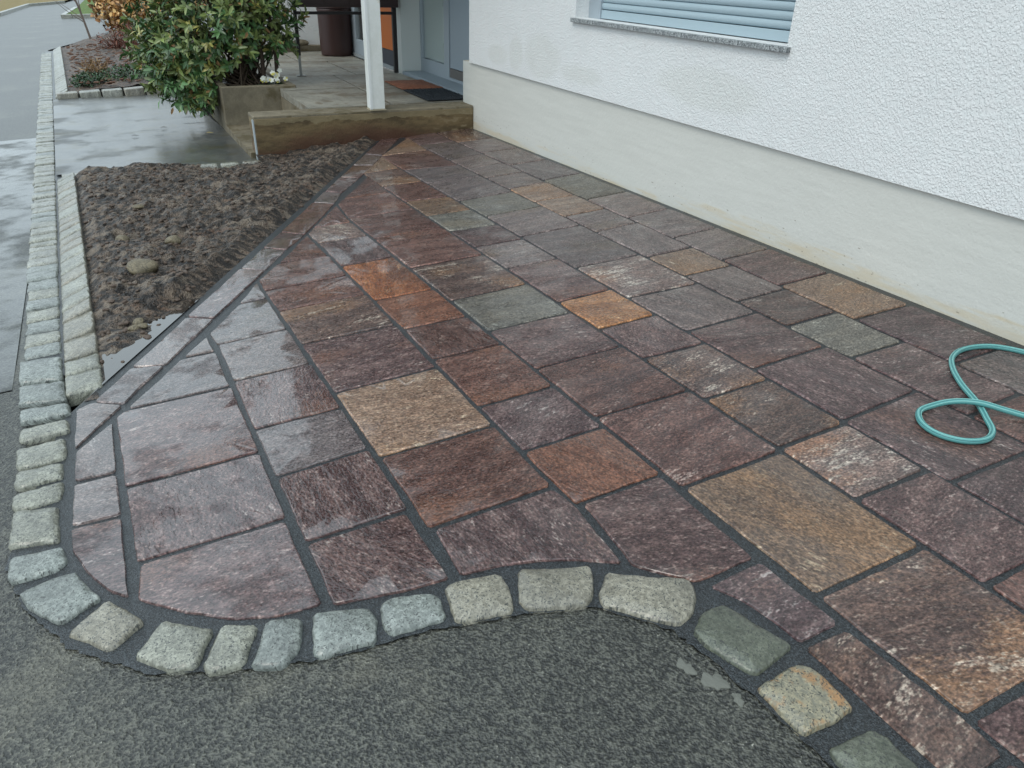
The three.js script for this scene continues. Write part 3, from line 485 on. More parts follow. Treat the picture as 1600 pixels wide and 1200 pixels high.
// entrance recess: threshold, pillar, glazed door, side panel
part(house, 'threshold', boxUV(box(0.125, 0.47, 0.0, 0.275, -2.62, -0.285)), std({ color: rgb(150, 162, 170), roughness: 0.6 }));
part(house, 'pillar', boxUV(rbox(0.13, 0.42, 0.0, 2.64, -2.86, -2.64, 0.006)), std({ color: rgb(206, 210, 206), roughness: 0.7 }));
{
  const d = new THREE.Group(); d.name = 'entrance_door'; house.add(d);
  part(d, 'frame', mergeGeometries([box(0.40, 0.47, 0.276, 0.44, -2.63, -1.80), box(0.40, 0.47, 0.44, 2.3, -2.638, -2.60), box(0.40, 0.47, 0.276, 2.3, -1.80, -1.635), box(0.40, 0.47, 2.3, 2.64, -2.638, -0.29)]), metalBlue);
  part(d, 'pane', box(0.43, 0.438, 0.44, 2.3, -2.60, -1.80), glass);
  part(d, 'pale_reflection_sheet', box(0.442, 0.446, 0.445, 2.295, -2.595, -1.805), std({ color: rgb(176, 190, 187), roughness: 0.6 }));  // opaque sheet added behind the glass; its pale colour stands in for reflections
  part(d, 'handle', tube([[0.36, 1.2, -1.72], [0.36, 1.5, -1.72], [0.36, 1.9, -1.72]], 0.015), std({ color: 0x9a9fa2, roughness: 0.3, metalness: 0.9 }));
  part(d, 'side_panel', rbox(0.41, 0.46, 0.42, 2.3, -1.625, -0.30, 0.004), std({ color: rgb(156, 168, 177), roughness: 0.45 }));
  part(d, 'kick_plate', box(0.405, 0.45, 0.31, 0.415, -1.625, -0.30), std({ color: rgb(112, 108, 104), roughness: 0.5, metalness: 0.3 }));
  part(d, 'bottom_rail', box(0.40, 0.47, 0.276, 0.308, -1.63, -0.29), metalBlue);
}
{ // facade beyond the pillar: orange panel over a dark base, then a second glazed door
  part(house, 'orange_panel', rbox(0.10, 0.14, 0.5, 2.3, -3.6, -2.88, 0.004), std({ color: rgb(206, 106, 26), roughness: 0.5 }), 'orange panel beside the entrance');
  part(house, 'panel_base', box(0.105, 0.14, 0.30, 0.497, -3.6, -2.88), std({ color: rgb(58, 62, 70), roughness: 0.6 }));
  part(house, 'panel_sill', box(0.085, 0.14, 0.252, 0.298, -5.0, -2.88), std({ color: rgb(150, 156, 158), roughness: 0.6 }));
  const d = new THREE.Group(); d.name = 'side_door'; house.add(d);
  part(d, 'frame', mergeGeometries([box(0.10, 0.16, 0.3, 0.50, -5.0, -3.605), box(0.10, 0.16, 0.50, 2.3, -5.0, -4.64), box(0.10, 0.16, 0.50, 2.3, -3.75, -3.605)]), metalBlue);
  part(d, 'pane', box(0.125, 0.133, 0.50, 2.3, -4.64, -3.75), glass);
  part(house, 'rear_wall', boxUV(box(-1.55, 0.62, -0.25, 2.2, -6.1, -5.75)), white);
  part(house, 'rear_coping', boxUV(box(-1.55, 0.16, 0.245, 0.33, -5.749, -5.60)), concrete);
  part(house, 'side_wall', box(0.10, 0.44, 0.25, 2.64, -5.748, -5.005), white);
  part(house, 'lintel', box(0.10, 0.44, 2.302, 2.64, -5.0, -2.865), white);
}
// upper storey over the entrance, rooms behind the glazing, roof
part(house, 'hall_floor', box(0.475, 4, 0.2, 0.27, -5.74, -0.3), std({ color: rgb(150, 146, 138), roughness: 0.5 }));
part(house, 'hall_walls_and_added_panel', mergeGeometries([box(0.62, 0.7, 0.27, 2.3, -2.6, -1.95), box(2.6, 2.7, 0.27, 2.64, -5.74, -0.3), box(0.475, 2.6, 0.27, 2.64, -0.42, -0.3), box(0.45, 2.6, 0.27, 2.64, -3.0, -2.87)]), std({ color: rgb(196, 200, 194), roughness: 0.8 }));  // first box: pale panel added close behind the door pane to lighten it
part(house, 'upper_storey', boxUV(box(-2.15, 9, 2.65, 5.58, -3.4, -0.075)), white);
part(house, 'upper_storey_001', boxUV(box(0.45, 9, 2.65, 5.58, -6.1, -3.405)), white);
for (let k = 0; k < 17; k++) part(house, k ? 'cladding_board_' + String(k).padStart(3, '0') : 'cladding_board', rbox(-2.2, -0.018, 2.66 + k * 0.172, 2.826 + k * 0.172, -0.074, -0.045, 0.006), timber);
for (let k = 0; k < 17; k++) part(house, 'cladding_board_' + String(k + 17).padStart(3, '0'), rbox(-2.19, -2.155, 2.66 + k * 0.172, 2.826 + k * 0.172, -3.4, -0.08, 0.006), timber);
for (let k = 0; k < 15; k++) part(house, k ? 'soffit_board_' + String(k).padStart(3, '0') : 'soffit_board', rbox(-2.15 + k * 0.15, -2.006 + k * 0.15, 2.615, 2.645, -3.38, -0.08, 0.005), timber);
part(house, 'back_wall', mergeGeometries([box(8.6, 9, -0.4, 2.64, -6.1, 10), box(0.42, 8.6, -0.4, 5.58, 9.6, 9.99)]), white);
part(house, 'roof', (() => { const s = new THREE.Shape([[-2.9, 5.62], [3.4, 8.4], [9.7, 5.62], [9.7, 5.8], [3.4, 8.62], [-2.9, 5.8]].map(p => new THREE.Vector2(...p))); return new THREE.ExtrudeGeometry(s, { depth: 3.9, bevelEnabled: false }).translate(0, 0, -3.9); })(), std({ color: rgb(104, 62, 50), roughness: 0.8 }));
part(house, 'main_roof', (() => { const s = new THREE.Shape([[-0.7, 5.62], [4.4, 7.9], [9.7, 5.62], [9.7, 5.8], [4.4, 8.1], [-0.7, 5.8]].map(p => new THREE.Vector2(...p))); return new THREE.ExtrudeGeometry(s, { depth: 10.5, bevelEnabled: false }).translate(0, 0, 0.02); })(), std({ color: rgb(104, 62, 50), roughness: 0.8 }));

// ------------------------------------------------------------------ landing with its slabs, low wall, post
const landing = atHouse(new THREE.Group()); setting(landing, 'landing', 'raised grey entrance landing paved with large slabs');
part(landing, 'base', boxUV(box(-1.72, 0.124, -0.4, 0.16, -5.6, -0.295)), concrete);
{
  const zs = [-5.59, -4.2, -2.66, -1.52, -0.29], cuts = [[-1.73, -0.9, 0.09], [-1.73, -0.5, 0.09], [-1.73, -0.82, 0.12], [-1.73, -0.83, 0.12]]; let k = 0;
  for (let r = 0; r < 4; r++) for (let c = 0; c < 2; c++) part(landing, k ? 'slab_' + String(k).padStart(3, '0') : 'slab', boxUV(rbox(cuts[r][c] + 0.013, cuts[r][c + 1] - 0.013, 0.161, 0.245 + rr(-0.003, 0.003), zs[r] + 0.014, zs[r + 1] - 0.014, 0.006)), landingMat, undefined), k++;
}
const lowWall = atHouse(new THREE.Group(), -2.32, 0, 0);
top(lowWall, 'low_retaining_wall', 'low ochre stained concrete wall along the front of the landing', 'wall');
{
  const mat = std({ map: (() => { const a = fbm(512, 5, 5, 6, 501, 0.6), b = fbm(512, 24, 24, 4, 503, 0.6); return tex(512, (i, x, y) => { const X = x / 512 * 2.4, Y = y / 512 * 0.8 - 0.4; let c = mixc([78, 64, 42], [120, 101, 70], sm(0.3, 0.7, a[i] * 0.6 + b[i] * 0.4)); const line = 0.06 + 0.3 * (a[i] - 0.5) + 0.1 * (b[i] - 0.5) - 0.16 * Math.abs(X - 1.15); c = mixc(c, [72, 42, 28], 0.85 * sm(line + 0.11, line - 0.11, Y + 0.08 * (b[i] - 0.5))); if (Y > 0.19 - 0.07 * b[i]) c = mixc(c, [140, 128, 100], 0.6); if (b[i] > 0.62) c = mixc(c, [146, 134, 112], 0.5 * sm(1.6, 2.3, X)); return c; }, true, 1); })(), bumpMap: concreteBump, bumpScale: 0.006, roughness: 0.7 });
  mat.map.repeat.set(1 / 2.4, 1 / 0.8); mat.map.offset.set(0, 0.5);
  part(lowWall, 'body', boxUV(rbox(0, 2.318, -0.35, 0.215, -0.29, 0.0, 0.012)), mat);
  part(lowWall, 'coping', boxUV(rbox(-0.004, 2.318, 0.2, 0.236, -0.288, -0.003, 0.012)), concrete);
  part(lowWall, 'edge_strip', box(-0.012, -0.001, -0.25, 0.2, -0.06, -0.005), std({ color: rgb(170, 178, 180), roughness: 0.4 }), 'pale strip on the end of the wall');
}
{
  const p = atHouse(new THREE.Group(), -1.075, 0.235, -0.07);
  top(p, 'canopy_post', 'white square post standing on the low wall', 'post');
  part(p, 'shaft', boxUV(rbox(-0.075, 0.075, 0.012, 2.38, -0.06, 0.075, 0.008)), std({ map: concreteMap([214, 216, 210], [228, 230, 226], [196, 188, 166], 0.62), roughness: 0.6 }));
  part(p, 'corner_bead', rbox(-0.085, -0.055, 0.012, 2.38, 0.06, 0.083, 0.004), pvc);
  part(p, 'foot', box(-0.08, 0.08, 0.001, 0.011, -0.064, 0.084), std({ color: rgb(170, 160, 136), roughness: 0.7 }));
}
// ------------------------------------------------------------------ things on the landing
{
  const n = 700, L = []; for (let i = 0; i < n; i++) { const g = new THREE.ConeGeometry(0.006, 0.014, 4).translate(rr(-0.24, 0.24), 0.016, rr(-0.38, 0.38)); L.push(g); }
  const m = new THREE.Group(); part(m, 'mat_base', rbox(-0.25, 0.25, 0, 0.012, -0.4, 0.4, 0.004), std({ color: rgb(26, 32, 38), roughness: 0.8 })); const b = part(m, 'bristles', mergeGeometries(L), std({ color: rgb(34, 40, 46), roughness: 0.8 })); b.userData.kind = 'stuff';
  top(atHouse(m, -0.16, 0.254, -0.7), 'door_mat', 'black bristly door mat at the threshold', 'mat');
}
{
  const P = []; for (let i = 0; i < 40; i++) { const q = i / 40 * 6.283, k = 1 / Math.max(Math.abs(Math.cos(q)), Math.abs(Math.sin(q))); P.push([0.25 * k * Math.cos(q) + rr(-0.012, 0.012), 0.36 * k * Math.sin(q) + rr(-0.012, 0.012)]); }
  const g = stoneGeo(insetPoly(P, 0.001), [[0, 0], [0, 0.008], [0.006, 0.011]], {}); const m = new THREE.Mesh(g, std({ map: tex(512, i => mixc([112, 66, 46], [158, 104, 78], sm(0.3, 0.7, gD[i] * 0.6 + gA[i] * 0.4)), true, 0.6), bumpMap: concreteBump, bumpScale: 0.004, roughness: 0.85 }));
  top(shade(atHouse(m, -0.14, 0.254, -1.5)), 'worn_rug', 'worn rust red rug with frayed edges behind the black mat', 'rug');
}
{
  const s = atHouse(new THREE.Group(), -0.6, 0.252, -2.66);
  top(s, 'letterbox_stand', 'wide dark brown letterbox unit on legs in front of the glazed wall', 'letterbox');
  part(s, 'cabinet', rbox(-0.64, 0.66, 0.80, 1.45, -0.16, 0.16, 0.01), brown);
  for (let k = 0; k < 4; k++) part(s, k ? 'flap_00' + k : 'flap', rbox(-0.62 + k * 0.322, -0.315 + k * 0.322, 0.83, 1.42, 0.161, 0.17, 0.003), brown);
  part(s, 'crossbar', rbox(-0.64, 0.66, 0.71, 0.745, -0.02, 0.02, 0.004), dark);
  part(s, 'leg', rbox(-0.66, -0.62, 0.24, 0.80, -0.02, 0.02, 0.004), dark); part(s, 'leg_001', rbox(0.62, 0.675, 0.0, 0.80, -0.025, 0.025, 0.004), dark);
  part(s, 'steel_foot', mergeGeometries([rbox(-0.655, -0.625, 0.006, 0.24, -0.015, 0.015, 0.003), rbox(-0.70, -0.58, 0, 0.006, -0.05, 0.05, 0.002)]), std({ color: rgb(150, 152, 150), roughness: 0.4, metalness: 0.6 }), 'bare steel foot of the left leg');
}
{
  const b = atHouse(new THREE.Group(), -0.13, 0.252, -4.98);
  top(b, 'litter_bin', 'round dark brown bin standing behind the letterbox unit', 'bin');
  const m = phys({ color: rgb(62, 40, 37), roughness: 0.42 });
  part(b, 'body', new THREE.LatheGeometry([[0.001, 0], [0.235, 0], [0.24, 0.01], [0.25, 0.1], [0.255, 0.62], [0.262, 0.63], [0.262, 0.66], [0.24, 0.665], [0.001, 0.665]].map(p => new THREE.Vector2(...p)), 40), m);
  part(b, 'lid', new THREE.LatheGeometry([[0.27, 0.67], [0.27, 0.70], [0.2, 0.75], [0.001, 0.77]].map(p => new THREE.Vector2(...p)), 40), m);
  part(b, 'side_handle', tube([[0.25, 0.5, 0.03], [0.29, 0.5, 0.03], [0.29, 0.5, -0.05], [0.25, 0.5, -0.05]], 0.012, 16, 6), dark);
}
[[-0.5, 0.09], [-0.62, 0.07], [-0.72, 0.08], [-0.56, 0.05], [-0.8, 0.06]].forEach(([x, r], i) => { const m = atHouse(new THREE.Mesh(pebbleGeo(r, 0.6), stoneMat), x, 0.33 + r * 0.4, -5.67 + (i % 2) * 0.03); top(shade(m), 'rubble_stone', ['rightmost grey brown stone on the coping by the white rear wall', 'second stone from the right on the rear coping', 'second stone from the left on the rear coping', 'smallest stone on the rear coping, among larger ones', 'leftmost stone on the rear coping'][i], 'stone', 'stones on the rear coping'); });
// ------------------------------------------------------------------ planter, plants
const leafMat = phys({ vertexColors: true, roughness: 0.38, transmission: 0, side: THREE.DoubleSide });
function leafSet() { return { p: [], c: [], i: [], n: [] }; }
const V = (x, y, z) => new THREE.Vector3(x, y, z);
function addLeaf(S, at, dir, up, len, wid, col, bend = 0.25) { // a folded blade of six faces with a pointed tip
  const d = dir.clone().normalize(), s = new THREE.Vector3().crossVectors(d, up).normalize(), u = new THREE.Vector3().crossVectors(s, d).normalize(), k = S.p.length / 3;
  const pt = (t, w, h) => { const q = at.clone().addScaledVector(d, t * len).addScaledVector(s, w * wid).addScaledVector(u, h * len); S.p.push(q.x, q.y, q.z); S.c.push(col[0], col[1], col[2]); };
  pt(0, 0, 0); pt(0.4, 0.5, 0.06 - bend * 0.12); pt(0.4, 0, -bend * 0.16); pt(0.4, -0.5, 0.06 - bend * 0.12); pt(0.78, 0.34, 0.02 - bend * 0.6); pt(0.78, 0, -bend * 0.62); pt(0.78, -0.34, 0.02 - bend * 0.6); pt(1, 0, -bend);
  for (const [a, b, c] of [[0, 1, 2], [0, 2, 3], [1, 4, 2], [2, 4, 5], [2, 5, 3], [3, 5, 6], [4, 7, 5], [5, 7, 6]]) S.i.push(k + a, k + b, k + c);
}
function leafGeo(S) { const g = new THREE.BufferGeometry(); g.setAttribute('position', new THREE.Float32BufferAttribute(S.p, 3)); g.setAttribute('color', new THREE.Float32BufferAttribute(S.c, 3)); g.setIndex(S.i); g.computeVertexNormals(); return g; }
const lin = (r, g, b) => { const c = rgb(r, g, b); return [c.r, c.g, c.b]; };
const rdir = () => { const a = rr(0, 6.283), z = rr(-1, 1), q = Math.sqrt(1 - z * z); return V(q * Math.cos(a), z, q * Math.sin(a)); };

const planter = atHouse(new THREE.Group(), -1.95, -0.2, -2.85);
top(planter, 'concrete_planter', 'weathered concrete planter box holding the evergreen bush', 'planter');
{
  const y0 = -0.05, y1 = 0.48;
  part(planter, 'side_wall', boxUV(rbox(-0.42, 0.42, y0, y1, 1.09, 1.19, 0.012)), concrete); part(planter, 'side_wall_001', boxUV(rbox(-0.42, 0.42, y0, y1, -1.19, -1.09, 0.012)), concrete);
  part(planter, 'side_wall_002', boxUV(rbox(-0.421, -0.33, y0, y1 - 0.002, -1.185, 1.185, 0.012)), concrete); part(planter, 'side_wall_003', boxUV(rbox(0.33, 0.421, y0, y1 - 0.002, -1.185, 1.185, 0.012)), concrete);
  part(planter, 'earth', boxUV(box(-0.33, 0.33, 0.0, 0.40, -1.09, 1.09)), soilMat);
}
setting(atHouse(shade(new THREE.Mesh(boxUV(box(-2.37, -1.73, -0.4, -0.13, -1.655, -0.14)), concrete))), 'step_well', 'low concrete strip between planter and low wall');
{ // evergreen bush: whorls of leaves at the ends of branching stems
  const S = leafSet(), stems = [], base = V(-1.95, 0.2, -2.5);
  const lobes = [[-2.15, 0.95, -2.5, 0.75, 0.75, 0.95], [-2.6, 0.55, -2.35, 0.55, 0.5, 0.7], [-1.75, 0.95, -2.2, 0.52, 0.5, 0.42], [-2.2, 1.6, -2.8, 0.85, 0.7, 1.0], [-2.75, 1.1, -3.1, 0.5, 0.6, 0.8], [-2.62, 0.22, -2.2, 0.36, 0.32, 0.5], [-2.85, 0.5, -2.7, 0.4, 0.45, 0.7], [-1.8, 1.5, -2.5, 0.6, 0.5, 0.6]];
  for (let k = 0; k < 1350; k++) {
    const l = lobes[Math.floor(rnd() * lobes.length)], d = rdir(), q = Math.pow(rnd(), 0.45), c = V(l[0] + d.x * l[3] * q, l[1] + d.y * l[4] * q, l[2] + d.z * l[5] * q);
    if (c.y < 0.36 && c.x > -2.42) continue; if (c.x > -1.5 && c.y < 0.5) continue;
    const out = c.clone().sub(V(-2.0, 0.75, -2.6)).normalize().add(rdir().multiplyScalar(0.45)).add(V(0, 0.25, 0)).normalize();
    const yellow = rnd() < 0.09, olive = rnd();
    const m = 6 + Math.floor(rnd() * 5), a0 = rr(0, 6), t1 = new THREE.Vector3().crossVectors(out, V(0.3, 1, 0.2)).normalize(), t2 = new THREE.Vector3().crossVectors(out, t1);
    for (let j = 0; j < m; j++) {
      const a = a0 + j * 2.4, sp = rr(0.6, 1.25), dir = out.clone().addScaledVector(t1, Math.cos(a) * sp).addScaledVector(t2, Math.sin(a) * sp).normalize();
      const g = rr(0.75, 1.25), col = yellow && rnd() < 0.75 ? lin(142 * g, 138 * g, 74 * g) : rnd() < 0.03 ? lin(160 * g, 124 * g, 84 * g) : olive < 0.55 ? lin(112 * g, 126 * g, 72 * g) : lin(76 * g, 108 * g, 64 * g);
      addLeaf(S, c.clone().addScaledVector(out, rr(-0.09, 0.04)), dir.addScaledVector(rdir(), 0.25).add(V(0, -0.15, 0)), out, rr(0.07, 0.12), rr(0.028, 0.044), col, rr(0.05, 0.45));
    }
    if (k % 14 === 0) { const mid = base.clone().lerp(c, 0.5).add(rdir().multiplyScalar(0.08)); stems.push(taper([[base.x + rr(-0.2, 0.2), 0.2, base.z + rr(-0.5, 0.5)], [mid.x, mid.y, mid.z], [c.x, c.y, c.z]], rr(0.008, 0.014), 0.003, 6, 5)); }
  }
  const b = new THREE.Group(); part(b, 'foliage', leafGeo(S), leafMat); part(b, 'branches', mergeGeometries(stems), std({ color: rgb(70, 58, 46), roughness: 0.85 }));
  for (let k = 0; k < 5; k++) { const x = -2.0 + k * 0.09 + rr(-0.03, 0.03), z = -2.4 + rr(-0.4, 0.5); part(b, k ? 'stem_00' + k : 'stem', taper([[x, 0.15, z], [x + rr(-0.06, 0.06), 0.55, z + rr(-0.05, 0.05)], [x + rr(-0.15, 0.15), 1.1, z + rr(-0.1, 0.1)], [x + rr(-0.3, 0.3), 1.7, z + rr(-0.3, 0.3)]], 0.028, 0.009, 8, 7), std({ color: rgb(66, 54, 44), roughness: 0.9 })); }
  top(atHouse(shade(b)), 'evergreen_bush', 'large glossy evergreen bush with some yellow leaves spilling over the planter', 'bush');
}
for (let k = 0; k < 3; k++) { // winter pansies in the front right corner of the planter
  const S = leafSet(), F = leafSet(), cx = [-1.72, -1.64, -1.8][k], cz = [-1.86, -2.0, -1.98][k];
  for (let i = 0; i < 26; i++) { const d = rdir(); d.y = Math.abs(d.y) * 0.7 + 0.2; addLeaf(S, V(cx + rr(-0.04, 0.04), 0.2, cz + rr(-0.04, 0.04)), d, V(0, 1, 0.1), rr(0.08, 0.16), 0.04, lin(44, 76, 40), 0.4); }
  for (let i = 0; i < 5; i++) { const c = V(cx + rr(-0.07, 0.07), 0.2 + rr(0.09, 0.2), cz + rr(-0.07, 0.07)), n = V(rr(-0.4, 0.2), 0.5, 0.8).normalize(), t1 = new THREE.Vector3().crossVectors(n, V(0, 1, 0)).normalize(), t2 = new THREE.Vector3().crossVectors(n, t1); for (let j = 0; j < 5; j++) { const a = j * 1.2566; addLeaf(F, c, t1.clone().multiplyScalar(Math.cos(a)).addScaledVector(t2, Math.sin(a)).addScaledVector(n, 0.15), n, 0.032, 0.03, rnd() < 0.75 ? lin(226, 226, 214) : lin(206, 196, 96), 0.1); } }
  const g = new THREE.Group(); part(g, 'leaves', leafGeo(S), leafMat); part(g, 'flowers', leafGeo(F), phys({ vertexColors: true, roughness: 0.7, side: THREE.DoubleSide })).userData.kind = 'stuff';
  top(atHouse(shade(g)), 'pansy', ['white pansy nearest the front edge of the planter', 'white pansy at the right edge of the planter', 'white pansy closest to the bush stems'][k], 'flower', 'pansies in the planter');
}
// ------------------------------------------------------------------ bed beyond the driveway
{
  const nx = 70, nz = 90, g = new THREE.PlaneGeometry(1, 1, nx, nz).rotateX(-Math.PI / 2), P = g.attributes.position, U = g.attributes.uv;
  for (let i = 0; i < P.count; i++) { const s = P.getX(i) + 0.5, t = P.getZ(i) + 0.5, z = -26 + t * 12.45, x0 = GUTTER_R(Math.max(z, -22.4)) + 0.16 + Math.max(0, -22.4 - z) * 0.22, x = x0 + s * (2.6 - x0), [a, b] = S2(x, z, 4); P.setXYZ(i, x, 0.03 + 0.16 * sm(0, 0.25, s) * (a - 0.1) + 0.05 * (b - 0.5), z); U.setXY(i, x, z); }
  const bedMat = soilMat.clone(); bedMat.color.setRGB(0.95, 0.74, 0.58); g.computeVertexNormals(); setting(shade(new THREE.Mesh(g, bedMat)), 'planted_bed', 'brown mulched bed beyond the driveway');
  const L = []; for (let i = 0; i < 500; i++) { const z = rr(-22, -13.7), x = rr(-0.3, 1.6), r = rr(0.015, 0.045); L.push(new THREE.IcosahedronGeometry(r, 0).scale(1.4, 0.4, 1).rotateY(rr(0, 6)).translate(x, 0.11 + rr(0, 0.03), z)); }
  const m = new THREE.Mesh(mergeGeometries(L), std({ color: rgb(92, 64, 48), roughness: 0.9, flatShading: true })); m.userData.kind = 'stuff'; top(shade(m), 'leaf_litter', 'brown leaf litter and bark over the far bed', 'leaf litter');
}
function cloudPlant(name, label, cat, lobes, n, len, wid, cols, stemCol, bare = 0) {
  const S = leafSet(), st = []; const c0 = lobes[0];
  for (let k = 0; k < n; k++) { const l = lobes[Math.floor(rnd() * lobes.length)], d = rdir(), q = Math.pow(rnd(), 0.4), c = V(l[0] + d.x * l[3] * q, Math.max(0.03, l[1] + d.y * l[4] * q), l[2] + d.z * l[5] * q), g = rr(0.7, 1.3), col = cols[Math.floor(rnd() * cols.length)]; addLeaf(S, c, rdir().add(V(0, 0.2, 0)), rdir(), rr(0.7, 1.3) * len, rr(0.7, 1.3) * wid, lin(col[0] * g, col[1] * g, col[2] * g), rr(0, 0.4)); if (k % 40 === 0 || (bare && k % bare === 0)) st.push(taper([[l[0] + rr(-0.2, 0.2) * l[3], 0, l[2] + rr(-0.2, 0.2) * l[5]], [l[0] + d.x * l[3] * 0.4, c.y * 0.5, l[2] + d.z * l[5] * 0.4], [c.x, c.y, c.z]], 0.012, 0.004, 4, 4)); }
  const b = new THREE.Group(); part(b, 'crown', leafGeo(S), leafMat); part(b, 'stems', mergeGeometries(st), std({ color: rgb(...stemCol), roughness: 0.9 })).userData.kind = 'stuff'; return top(shade(b), name, label, cat);
}
cloudPlant('beech_hedge', 'hedge of dry orange brown leaves behind the evergreen bush', 'hedge', [[1.3, 0.7, -28.4, 0.8, 0.8, 0.9], [2.1, 1.1, -28.6, 0.9, 1.2, 1], [3.2, 1.3, -28.6, 1, 1.4, 1], [1.7, 0.5, -27.6, 0.8, 0.6, 0.7]], 5200, 0.14, 0.09, [[186, 146, 92], [168, 126, 78], [204, 168, 112], [134, 96, 62]], [80, 60, 44]);
cloudPlant('red_twig_shrub', 'low reddish brown twiggy shrub in the far bed', 'shrub', [[0.75, 0.25, -20.5, 0.45, 0.3, 0.7], [1.15, 0.35, -20.0, 0.5, 0.4, 0.8]], 420, 0.1, 0.025, [[96, 54, 42], [84, 62, 46], [120, 70, 50]], [98, 58, 46], 3);
cloudPlant('grey_green_shrub', 'grey green low shrub beside the reddish twigs', 'shrub', [[1.5, 0.4, -18.5, 0.5, 0.45, 0.6], [1.3, 0.2, -16.8, 0.4, 0.3, 0.6]], 1500, 0.09, 0.04, [[96, 112, 96], [74, 94, 70], [112, 126, 116]], [70, 60, 50]);
cloudPlant('ground_cover', 'dark green creeping ground cover along the front of the far bed', 'ground cover', [[-0.02, 0.1, -14.4, 0.3, 0.13, 0.4], [0.45, 0.12, -14.5, 0.4, 0.16, 0.6], [0.95, 0.1, -14.5, 0.35, 0.14, 0.5]], 2600, 0.055, 0.018, [[46, 76, 44], [58, 86, 50], [40, 62, 40]], [50, 50, 36]);
cloudPlant('dry_grass_tuft', 'small dry straw coloured tuft behind the green ground cover', 'plant', [[0.1, 0.12, -15.8, 0.22, 0.14, 0.35]], 260, 0.16, 0.012, [[148, 118, 76], [120, 92, 60]], [110, 90, 60]);
{ // bare sapling at the far corner of the bed
  const s = new THREE.Group(), T = [], m = std({ color: rgb(112, 98, 90), roughness: 0.9 });
  part(s, 'trunk', taper([[0.28, 0, -25.2], [0.2, 0.8, -25.2], [0.08, 1.5, -25.2], [0.0, 2.6, -25.2]], 0.035, 0.012, 10, 6), m);
  for (let k = 0; k < 22; k++) { const t = rr(0.15, 1), x = 0.28 - 0.28 * t, y = 2.5 * t, dx = rr(-0.7, 0.45), dz = rr(-0.5, 0.5); T.push(taper([[x, y, -25.2], [x + dx * 0.5, y + 0.25, -25.2 + dz * 0.5], [x + dx, y + rr(0.4, 0.8), -25.2 + dz]], 0.012, 0.003, 5, 4)); }
  part(s, 'twigs', mergeGeometries(T), m); top(shade(s), 'bare_sapling', 'leafless sapling at the road corner of the far bed', 'tree');
}
// ------------------------------------------------------------------ far lawn, verge, lamp post
const grassMat = (a, b) => std({ map: tex(512, i => mixc(a, b, sm(0.25, 0.75, gD[i] * 0.6 + gA[i] * 0.4)), true, 2.5), bumpMap: concreteBump, bumpScale: 0.03, roughness: 0.9 });
setting(sheet([[-0.3, -39.6], [1.2, -38.4], [9, -36], [30, -60], [20, -130], [2.2, -90], [0.9, -60], [0.3, -48]], 0.09, grassMat([58, 78, 28], [104, 126, 56])), 'lawn', 'bright green lawn across the side road');
setting(sheet([[-3.05, -47], [-2.2, -57], [-0.3, -60], [1.0, -72], [2.2, -140], [-60, -140], [-60, -30], [-8, -38]], 0.09, grassMat([100, 88, 50], [146, 128, 84])), 'verge', 'brownish grass verge on the far side of the road');
{ const L = new THREE.Group(); setting(L, 'far_kerb', 'pale kerb line along the far lawn and verge'); const seg = (a, b, n) => { for (let i = 0; i < n; i++) { const q = (t) => [a[0] + (b[0] - a[0]) * t, a[1] + (b[1] - a[1]) * t], p = q(i / n), r = q((i + 0.97) / n); const l = Math.hypot(r[0] - p[0], r[1] - p[1]); const m = part(L, L.children.length ? 'kerb_stone_' + String(L.children.length).padStart(3, '0') : 'kerb_stone', boxUV(rbox(-l / 2, l / 2, -0.1, 0.12, -0.09, 0.09, 0.015)), granite.k); m.position.set((p[0] + r[0]) / 2, 0, (p[1] + r[1]) / 2); m.rotation.y = -Math.atan2(r[1] - p[1], r[0] - p[0]); } }; seg([-0.35, -39.5], [1.2, -38.3], 4); seg([1.2, -38.3], [6, -36.8], 6); seg([-0.35, -39.6], [0.25, -48], 9); seg([-3.0, -45], [-2.15, -57], 12); seg([-2.15, -57], [-0.25, -60], 4); }
{ const p = new THREE.Group(); p.position.set(1.22, 0.09, -41); part(p, 'mast', new THREE.CylinderGeometry(0.06, 0.085, 5.5, 16).translate(0, 2.75, 0), std({ color: rgb(150, 160, 164), roughness: 0.45, metalness: 0.5 })); part(p, 'base_sleeve', new THREE.CylinderGeometry(0.1, 0.1, 0.5, 16).translate(0, 0.25, 0), std({ color: rgb(140, 150, 154), roughness: 0.5, metalness: 0.5 })); part(p, 'lamp_head', rbox(-0.8, 0.06, 5.45, 5.6, -0.12, 0.12, 0.03), std({ color: rgb(150, 156, 158), roughness: 0.5 })); top(p, 'lamp_post', 'grey steel lamp post standing on the far lawn', 'lamp post'); }
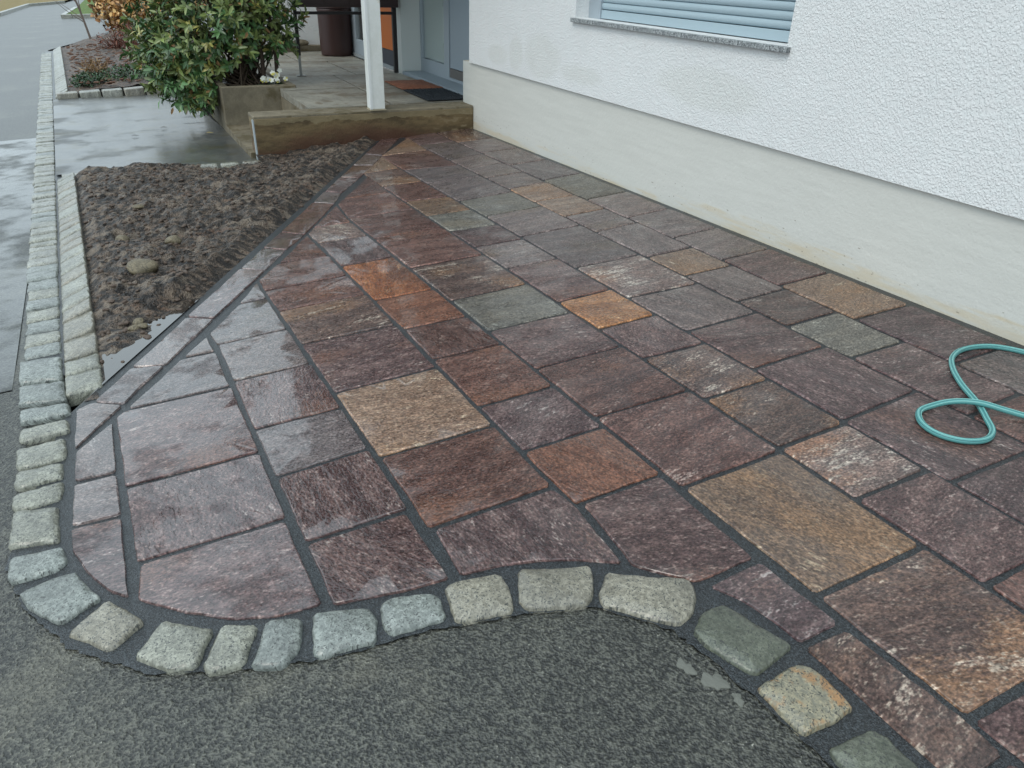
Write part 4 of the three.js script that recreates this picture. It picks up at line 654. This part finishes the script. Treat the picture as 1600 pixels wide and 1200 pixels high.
// ------------------------------------------------------------------ garden hose
{
  const r = 0.0115, P = [[3.34, 0.012, 0.3], [3.38, 0.012, -0.6], [3.405, 0.012, -1.2], [3.4, 0.012, -1.52], [3.32, 0.012, -1.685], [3.19, 0.012, -1.735], [3.07, 0.012, -1.71], [2.98, 0.012, -1.645], [2.885, 0.013, -1.54], [2.79, 0.013, -1.40], [2.72, 0.012, -1.32], [2.655, 0.012, -1.255], [2.585, 0.012, -1.235], [2.51, 0.012, -1.27], [2.47, 0.012, -1.345], [2.485, 0.012, -1.425], [2.55, 0.013, -1.485], [2.63, 0.016, -1.485], [2.70, 0.028, -1.455], [2.765, 0.036, -1.39], [2.82, 0.025, -1.31], [2.88, 0.013, -1.23], [3.0, 0.012, -1.08], [3.2, 0.012, -0.7], [3.25, 0.012, -0.1]];
  const h = new THREE.Group(), teal = phys({ color: rgb(92, 158, 156), roughness: 0.35, clearcoat: 0.3, clearcoatRoughness: 0.2 });
  part(h, 'tube', tube(P, r, 260, 14), teal);
  const c = new THREE.CatmullRomCurve3(P.map(p => new THREE.Vector3(...p)));
  for (let k = 0; k < 4; k++) { const pts = []; for (let i = 0; i <= 200; i++) { const t = 0.02 + 0.96 * i / 200, q = c.getPointAt(t), d = c.getTangentAt(t), s = new THREE.Vector3(-d.z, 0, d.x).normalize(), a = 0.6 + k * 0.62; q.addScaledVector(s, Math.cos(a) * (r - 0.0004)); q.y += Math.sin(a) * (r - 0.0004); pts.push([q.x, q.y, q.z]); } part(h, k ? 'stripe_00' + k : 'stripe', tube(pts, 0.0016, 400, 5), phys({ color: k % 2 ? rgb(58, 116, 118) : rgb(140, 196, 190), roughness: 0.4 })); }
  top(h, 'garden_hose', 'teal garden hose looped on the slabs by the house wall', 'hose');
}
// ------------------------------------------------------------------ small leavings
[[0.985, -0.985, 0.03, 'upper pale mortar smear on the asphalt beside the setts'], [1.02, -0.915, 0.04, 'middle and largest pale mortar smear beside the setts'], [1.035, -0.845, 0.022, 'lowest pale mortar smear beside the setts']].forEach(([x, z, r, label]) => {
  const P = []; const f1 = rr(0, 6), f2 = rr(0, 6); for (let i = 0; i < 36; i++) { const q = i / 36 * 6.283, k = r * (0.85 + 0.22 * Math.sin(2 * q + f1) + 0.13 * Math.sin(5 * q + f2) + rr(-0.05, 0.05)); P.push([x + k * Math.cos(q) * 0.75, z + k * Math.sin(q)]); }
  const m = new THREE.Mesh(stoneGeo(insetPoly(P, 0.0005), [[0, -0.017], [0.001, -0.0135], [0.006, -0.0115]], { lump: 0.0006 }), std({ color: rgb(104, 105, 98), roughness: 0.8, bumpMap: concreteBump, bumpScale: 0.004 })); top(shade(m), 'mortar_smear', label, 'mortar', 'mortar smears on the asphalt');
});
[[0.58, -10.1, 60, 44, 30, 'dark fallen leaf in the middle of the driveway'], [0.24, -9.7, 50, 46, 40, 'small dark leaf on the driveway nearest the gutter'], [1.0, -9.45, 176, 160, 110, 'pale yellow leaf on the driveway by the planter']].forEach(([x, z, r, gg, b, label]) => { const S = leafSet(); addLeaf(S, V(0, 0.012, 0), V(1, 0.05, 0.3), V(0, 1, 0), 0.09, 0.05, lin(r, gg, b), 0.1); const m = new THREE.Mesh(leafGeo(S), leafMat); m.position.set(x, x > 0.9 ? -0.032 : x > 0.5 ? -0.026 : -0.015, z); top(shade(m), 'fallen_leaf', label, 'leaf', 'leaves fallen on the driveway'); });
renderer.render(scene, camera);
